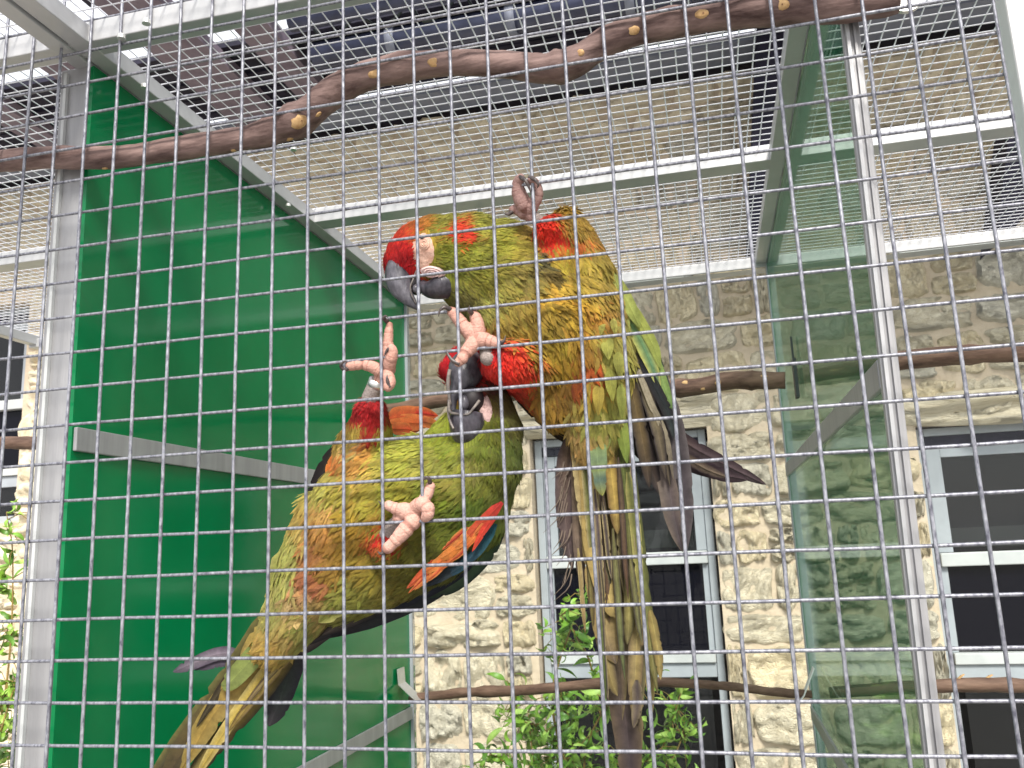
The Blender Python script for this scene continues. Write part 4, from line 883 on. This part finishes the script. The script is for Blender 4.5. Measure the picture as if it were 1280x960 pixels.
PAL2 = [(560, 460, (198, 28, 46)), (575, 452, (196, 26, 44)), (600, 462, (170, 24, 36)), (592, 450, (186, 26, 40)), (612, 482, (78, 38, 30), .8), (622, 500, (84, 74, 26)), (640, 530, (92, 92, 30)), (620, 530, (100, 108, 26)), (640, 560, (88, 104, 30)), (600, 560, (104, 118, 34)), (590, 575, (130, 132, 60)), (570, 580, (140, 148, 52)), (620, 590, (108, 116, 34)), (640, 600, (106, 116, 42)),  # feather colours that still hold their light and shade
        (560, 555, (136, 150, 40)), (545, 535, (150, 166, 52)), (520, 550, (168, 176, 62)), (500, 570, (170, 176, 66)), (540, 580, (154, 156, 66)), (570, 600, (140, 142, 60)), (550, 620, (126, 142, 44)), (590, 630, (98, 122, 36)), (560, 650, (104, 118, 34)), (500, 610, (144, 146, 48)), (520, 640, (130, 134, 42)), (480, 580, (172, 164, 66)), (455, 575, (196, 146, 70)), (440, 590, (178, 150, 66)), (440, 560, (196, 176, 100), .7), (448, 548, (168, 140, 100), .7), (430, 575, (206, 120, 60), .7),
        (470, 620, (158, 150, 52)), (430, 610, (160, 154, 58)), (410, 610, (180, 180, 84)), (415, 630, (196, 158, 84)), (440, 640, (158, 136, 44)), (410, 660, (178, 132, 60)), (440, 670, (156, 126, 42)), (470, 660, (148, 130, 42)), (395, 690, (182, 126, 70)), (420, 700, (164, 130, 54)), (390, 715, (186, 112, 78), .9), (405, 735, (196, 116, 84), .7), (380, 735, (190, 150, 100), .8), (450, 700, (146, 128, 44)), (480, 700, (120, 112, 34)), (520, 690, (104, 106, 30)), (545, 690, (92, 96, 30)), (450, 735, (150, 150, 64)), (430, 750, (140, 144, 62)), (405, 760, (170, 148, 84)), (365, 680, (170, 174, 88)), (355, 700, (162, 168, 80)), (352, 725, (170, 172, 90)), (370, 750, (196, 174, 112)), (345, 760, (160, 160, 84)), (360, 780, (184, 164, 92)), (385, 780, (144, 146, 70)), (340, 800, (184, 156, 76)),
        (465, 500, (176, 30, 38)), (455, 515, (168, 26, 36), 1.1), (470, 525, (160, 24, 30)), (462, 540, (166, 40, 36)), (448, 535, (170, 150, 60), .8), (482, 540, (168, 172, 60)), (490, 550, (172, 178, 66)), (440, 545, (160, 140, 56)), (476, 672, (186, 40, 30), 1), (490, 668, (170, 34, 30)), (474, 682, (190, 96, 46), .7), (510, 700, (112, 110, 34))]
FL2 = [(575, 455, .2, -.8, .5), (610, 480, .5, .8, .5), (625, 520, .2, 1, .6), (610, 570, -.1, 1, .6), (640, 570, 0, 1, .7), (560, 560, -.7, .6, .7), (520, 570, -.9, .5, .8), (560, 610, -.8, .5, .9), (600, 620, -.5, .8, .9), (480, 600, -.85, .5, 1), (440, 640, -.75, .65, 1.1), (500, 660, -.85, .45, 1.1), (400, 700, -.6, .75, 1.1), (450, 720, -.75, .6, 1.1), (360, 720, -.35, .9, 1.2), (370, 770, -.6, .8, 1.2), (410, 760, -.8, .5, 1.1), (345, 800, -.6, .8, 1.2), (440, 570, -.6, .7, .9), (465, 520, 0, 1, .5), (455, 500, 0, 1, .5), (480, 672, -.5, .7, .45), (405, 640, -.4, .9, 1.0)]
me2 = blobs_mesh(B2, .0034, 6)
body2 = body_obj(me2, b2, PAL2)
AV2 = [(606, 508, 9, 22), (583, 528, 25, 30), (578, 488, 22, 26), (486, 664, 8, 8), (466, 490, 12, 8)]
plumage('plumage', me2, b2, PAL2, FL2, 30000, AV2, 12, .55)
def w2(nm, pts, wl, wr, cols, edge=None, **k): return quill(nm, pts, wl, wr, cols, b2, edge=edge, **k)
drape('face_patch', me2, 606, 508, 9, 21, .0016, 'facedusky', b2, .0012, rot=-.25, seed=3)
um2 = beak('upper_mandible', [(590, 446, .066, 14), (584, 458, .054, 22), (580, 471, .046, 20), (573, 484, .042, 11.5), (567, 496, .040, 6.5), (566, 508, .040, 4.5), (569, 517, .040, 2)], 'beak', b2, .85)
beak('beak_edge', [(562, 462, .034, 2.2), (560, 478, .032, 2.4), (561, 492, .033, 2.0), (563, 506, .034, 1.5)], 'beakrim', um2, .8)
ball('mouth_lining', 589, 500, .047, 15, 'mouth', b2, (1.1, 1, 1.2))
lm2 = beak('lower_mandible', [(586, 556, .062, 10), (585, 546, .052, 19), (584, 534, .044, 22), (584, 524, .040, 22), (585, 515, .040, 19)], 'beakdark', b2, .85)
beak('beak_edge', [(561, 500, .034, 1.8), (562, 514, .026, 1.8), (570, 517, .022, 1.5), (584, 518, .022, 1.3), (592, 510, .026, 1.6), (599, 501, .034, 2.0)], 'beakrim', lm2, 1)
beak('beak_edge', [(560, 510, .034, 1.6), (562, 524, .03, 2.0), (567, 536, .028, 1.5)], 'beakrim', lm2, 1)
ball('tongue', 581, 503, .034, 6, 'beak', b2, (.9, 1, 1.6)); ball('chin_skin', 584, 552, .048, 7, 'face', b2, (1.4, .7, .6))
# ringed foot, reaching up and left
f1 = foot(b2, [(478, 468, .014, 9), (474, 478, .018, 8.5), (486, 460, .012, 8)],
     [([(478, 466, .010, 8), (465, 458, .006, 7), (450, 456, .005, 6), (437, 458, .004, 5.2)], [(436, 460, .003), (430, 462, -.002), (426, 457, -.007), (430, 452, -.009), (435, 451, -.008)]),
      ([(486, 462, .010, 8.5), (484, 445, .008, 7), (485, 428, .007, 6.2), (486, 415, .006, 5), (487, 406, .005, 4.5)], [(484, 402, .003), (480, 398, -.005), (482, 395, -.008), (486, 398, -.007)]),
      ([(486, 458, .006, 7.5), (489, 448, -.001, 7), (491, 440, -.004, 6), (489, 434, -.006, 4.5)], [(490, 434, -.007), (484, 438, -.009), (480, 446, -.009)]),
      ([(484, 468, .006, 7.5), (487, 478, .002, 7), (485, 484, .0, 6)], [(487, 484, -.002), (484, 474, -.006), (484, 468, -.006)])],
     [(474, 474, .018, 8.5), (468, 486, .022, 11), (463, 497, .026, 11), (462, 508, .036, 10)], 'skin')
p0, p1 = at(468, 474, .0195), at(465, 481, .0215); sc_ = scl(466, 478, .02)
ax = (p1-p0).normalized()
MB().tube([at(473, 475, .019), at(470, 483, .022)], 11.8*sc_, 20).out('leg_ring', M['ring'], f1, True)
# lower foot gripping with two toes forward, two back
f2 = foot(b2, [(508, 640, .006, 11), (520, 638, .006, 10), (500, 648, .012, 10)],
     [([(508, 638, .005, 9), (496, 636, .003, 7), (486, 632, .003, 6)], [(484, 632, .002), (477, 630, .0), (473, 626, -.003)]),
      ([(520, 634, .004, 9), (528, 630, -.002, 8.5), (534, 634, -.006, 8), (535, 642, -.006, 7), (531, 648, -.003, 5)], [(531, 648, -.004), (529, 640, -.008), (530, 634, -.01)]),
      ([(528, 628, .004, 7), (534, 618, .004, 6.5), (538, 608, .005, 5.5)], [(538, 606, .004), (536, 598, -.005), (531, 597, -.008), (529, 602, -.008)]),
      ([(518, 650, .004, 9.5), (506, 663, .0, 9), (495, 675, -.003, 7.5), (484, 686, -.004, 6.5)], [(483, 688, -.004), (476, 692, -.004), (472, 689, -.002)])],
     [(504, 648, .012, 10), (492, 658, .018, 10), (486, 668, .026, 12)], 'skin_pale')
# wing held open below: red-orange linings, blue-black quills
for k, (pts, wd, cols, ed) in enumerate([
    ([(622, 640, .10), (596, 690, .105), (540, 738, .11), (470, 772, .115), (390, 800, .12)], 13, [(66, 84, 52), (52, 60, 60), (60, 52, 58)], (36, 36, 44)),
    ([(628, 645, .10), (608, 690, .10), (570, 728, .105), (520, 748, .11)], 11, [(84, 112, 56), (70, 98, 66), (60, 70, 50)], (40, 60, 50)),
    ([(600, 690, .095), (560, 722, .10), (500, 752, .10), (440, 775, .105), (380, 808, .11)], 10, [(44, 62, 84), (40, 44, 58), (84, 74, 78)], (34, 34, 44)),
    ([(560, 700, .09), (510, 738, .095), (450, 768, .10), (400, 795, .105)], 11, [(64, 58, 50), (74, 64, 60), (110, 96, 90)], (46, 40, 44)),
    ([(540, 705, .085), (500, 730, .09), (455, 752, .095), (420, 775, .10)], 10, [(72, 62, 44), (86, 74, 56), (60, 50, 52)], (40, 36, 36)),
    ([(480, 740, .10), (440, 766, .105), (395, 800, .11), (372, 820, .11)], 9, [(92, 80, 76), (120, 106, 100), (96, 84, 84)], (46, 40, 46))]):
    w2('flight_feather', pts, wd, wd, cols, ed, seed=200+k, splits=2)
RO = [((628, 628), (600, 655), (574, 680), 9, (196, 52, 52), (222, 104, 56)), ((612, 645), (585, 670), (560, 692), 10, (226, 120, 64), (236, 140, 66)), ((590, 662), (566, 688), (540, 704), 9, (232, 126, 56), (238, 150, 70)), ((572, 680), (550, 702), (520, 722), 9, (230, 110, 52), (234, 130, 62)),
      ((556, 692), (532, 714), (508, 736), 8, (214, 82, 44), (226, 104, 60)), ((600, 650), (575, 668), (552, 688), 6, (178, 44, 40), (206, 60, 44)), ((622, 640), (604, 664), (590, 690), 6, (206, 56, 48), (216, 76, 50))]
RO += [((618, 642), (602, 658), (590, 672), 4, (210, 66, 48), (228, 120, 60)), ((606, 656), (590, 676), (574, 692), 4.5, (236, 150, 70), (226, 100, 52)), ((594, 668), (578, 690), (560, 704), 4.5, (196, 52, 44), (222, 92, 50)),
       ((580, 684), (562, 702), (544, 716), 4.5, (238, 140, 66), (230, 110, 56)), ((566, 694), (548, 714), (530, 730), 4.5, (204, 66, 44), (226, 108, 60)), ((552, 704), (536, 722), (518, 738), 4, (232, 128, 62), (236, 140, 74)), ((545, 706), (526, 726), (510, 742), 3.5, (190, 56, 40), (214, 84, 50))]
for k, (a, b, c, wd, c0, c1) in enumerate(RO):
    w2('covert_feather', [(*a, .054), (*b, .045), (*c, .046)], wd*.72, wd*.72, [c0, c1], (244, 160, 84) if k % 2 else None, seed=220+k, n=32, tip=.45, splits=4)
for k, (a, b, c, wd, c0, c1) in enumerate([((620, 655), (598, 688), (575, 708), 6, (44, 96, 106), (50, 76, 96)), ((604, 680), (580, 705), (552, 724), 6, (50, 104, 112), (44, 64, 84)), ((590, 694), (560, 716), (530, 734), 6, (60, 72, 72), (40, 48, 60))]):
    w2('covert_feather', [(*a, .064), (*b, .056), (*c, .058)], wd, wd, [c0, c1], None, seed=230+k, n=20, tip=.4)
# orange wing bend behind the neck
for k, (a, b, c, wd, c0, c1) in enumerate([((484, 524), (510, 520), (545, 522), 13, (214, 92, 46), (196, 62, 40)), ((486, 530), (515, 528), (540, 530), 11, (222, 120, 56), (208, 84, 44)), ((495, 518), (525, 516), (548, 520), 8, (198, 52, 38), (200, 58, 40)), ((488, 536), (505, 536), (525, 538), 8, (226, 110, 50), (196, 56, 40)), ((515, 524), (535, 528), (552, 534), 7, (186, 44, 34), (150, 120, 50))]):
    w2('covert_feather', [(*a, .105), (*b, .10), (*c, .105)], wd, wd, [c0, c1], (226, 132, 72), seed=240+k, n=16, tip=.45)
# left edge of the far wing
for k, (pts, wd, cols, ed) in enumerate([([(448, 545, .13), (415, 572, .13), (398, 605, .13), (386, 640, .13), (376, 665, .13)], 10, [(60, 50, 44), (44, 38, 40), (54, 46, 48)], (36, 30, 34)), ([(440, 556, .115), (420, 575, .115), (408, 596, .115)], 8, [(206, 120, 60), (214, 112, 54)], (226, 140, 70)), ([(440, 540, .12), (424, 562, .12), (404, 590, .12)], 7, [(120, 110, 44), (70, 62, 40)], (50, 44, 36))]):
    w2('flight_feather', pts, wd, wd, cols, ed, seed=250+k)
# tail towards the lower left
T2 = [([(352, 745, .11), (300, 830, .115), (240, 910, .12), (180, 985, .12)], 15, 15, [(96, 88, 50), (92, 84, 52), (70, 62, 44)], (128, 122, 64)),
      ([(380, 790, .115), (330, 860, .12), (270, 930, .12), (225, 990, .125)], 13, 13, [(118, 104, 50), (170, 146, 62), (120, 106, 54)], (64, 56, 40)),
      ([(350, 780, .105), (290, 860, .108), (235, 930, .11), (200, 985, .115)], 17, 15, [(150, 128, 56), (150, 126, 48), (96, 80, 44), (66, 54, 40)], (100, 88, 50)),
      ([(345, 790, .098), (300, 850, .10), (262, 900, .105), (225, 965, .11)], 16, 15, [(190, 152, 72), (176, 144, 58), (164, 134, 50)], (176, 152, 72)),
      ([(372, 790, .10), (325, 850, .105), (280, 915, .108), (240, 980, .11)], 8, 8, [(216, 186, 84), (222, 192, 78), (204, 172, 62)], (232, 208, 120)),
      ([(392, 788, .098), (355, 828, .10), (315, 876, .105), (285, 915, .108)], 6, 6, [(226, 206, 130), (214, 182, 84), (196, 164, 70)], (110, 84, 56)),
      ([(402, 778, .096), (365, 815, .10), (330, 852, .10), (300, 890, .105)], 4, 4, [(232, 220, 170), (214, 190, 110), (150, 120, 80)], (90, 70, 60)),
      ([(350, 760, .095), (318, 805, .096), (285, 850, .098), (245, 910, .10)], 7, 6, [(92, 80, 46), (80, 68, 46), (96, 84, 50)], (60, 50, 38))]
for k, (pts, wl, wr, cols, ed) in enumerate(T2):
    w2('tail_feather', pts, wl, wr, cols, ed, seed=300+k, roll=random.Random(k+9).uniform(-.3, .3), splits=4, tip=.3)
for k, (pts, wd, cols) in enumerate([([(378, 752, .082), (335, 800, .084), (290, 850, .088), (276, 856, .09)], 13, [(140, 154, 96), (134, 146, 78), (128, 140, 70)]), ([(390, 762, .08), (350, 792, .082), (310, 826, .086)], 13, [(124, 148, 124), (128, 150, 104), (136, 148, 80)]),
                                     ([(360, 750, .084), (330, 785, .086), (300, 820, .09)], 10, [(196, 172, 96), (186, 160, 84)]), ([(400, 760, .082), (372, 782, .084), (340, 806, .088)], 9, [(140, 150, 84), (110, 136, 126)]), ([(372, 735, .07), (352, 756, .068), (335, 778, .072)], 12, [(176, 170, 96), (196, 178, 112)]), ([(352, 690, .075), (348, 715, .07), (343, 740, .074)], 11, [(166, 172, 84), (172, 176, 90)]), ([(400, 745, .07), (385, 768, .068), (368, 786, .072)], 12, [(160, 158, 76), (150, 152, 72)]), ([(438, 738, .068), (418, 762, .066), (398, 778, .07)], 12, [(148, 150, 66), (140, 144, 62)])]):
    w2('covert_feather', pts, wd, wd, cols, (190, 186, 110) if k > 3 else None, seed=330+k, n=20, tip=.4)
for k, (pts, wd, cols, ed) in enumerate([([(300, 815, .14), (270, 818, .15), (240, 830, .15), (216, 840, .15)], 8, [(124, 110, 124), (150, 136, 150), (128, 114, 132)], (100, 88, 108)), ([(300, 822, .145), (270, 828, .155), (240, 836, .155)], 7, [(100, 86, 104), (120, 104, 124)], (80, 68, 88)),
                                         ([(375, 800, .145), (362, 840, .15), (348, 880, .15), (336, 908, .15)], 15, [(70, 62, 70), (62, 72, 66), (84, 78, 84)], (52, 48, 60)), ([(368, 800, .15), (350, 850, .155), (336, 890, .155)], 8, [(50, 40, 52), (64, 52, 66)], (44, 36, 48))]):
    w2('flight_feather', pts, wd, wd, cols, ed, seed=350+k)
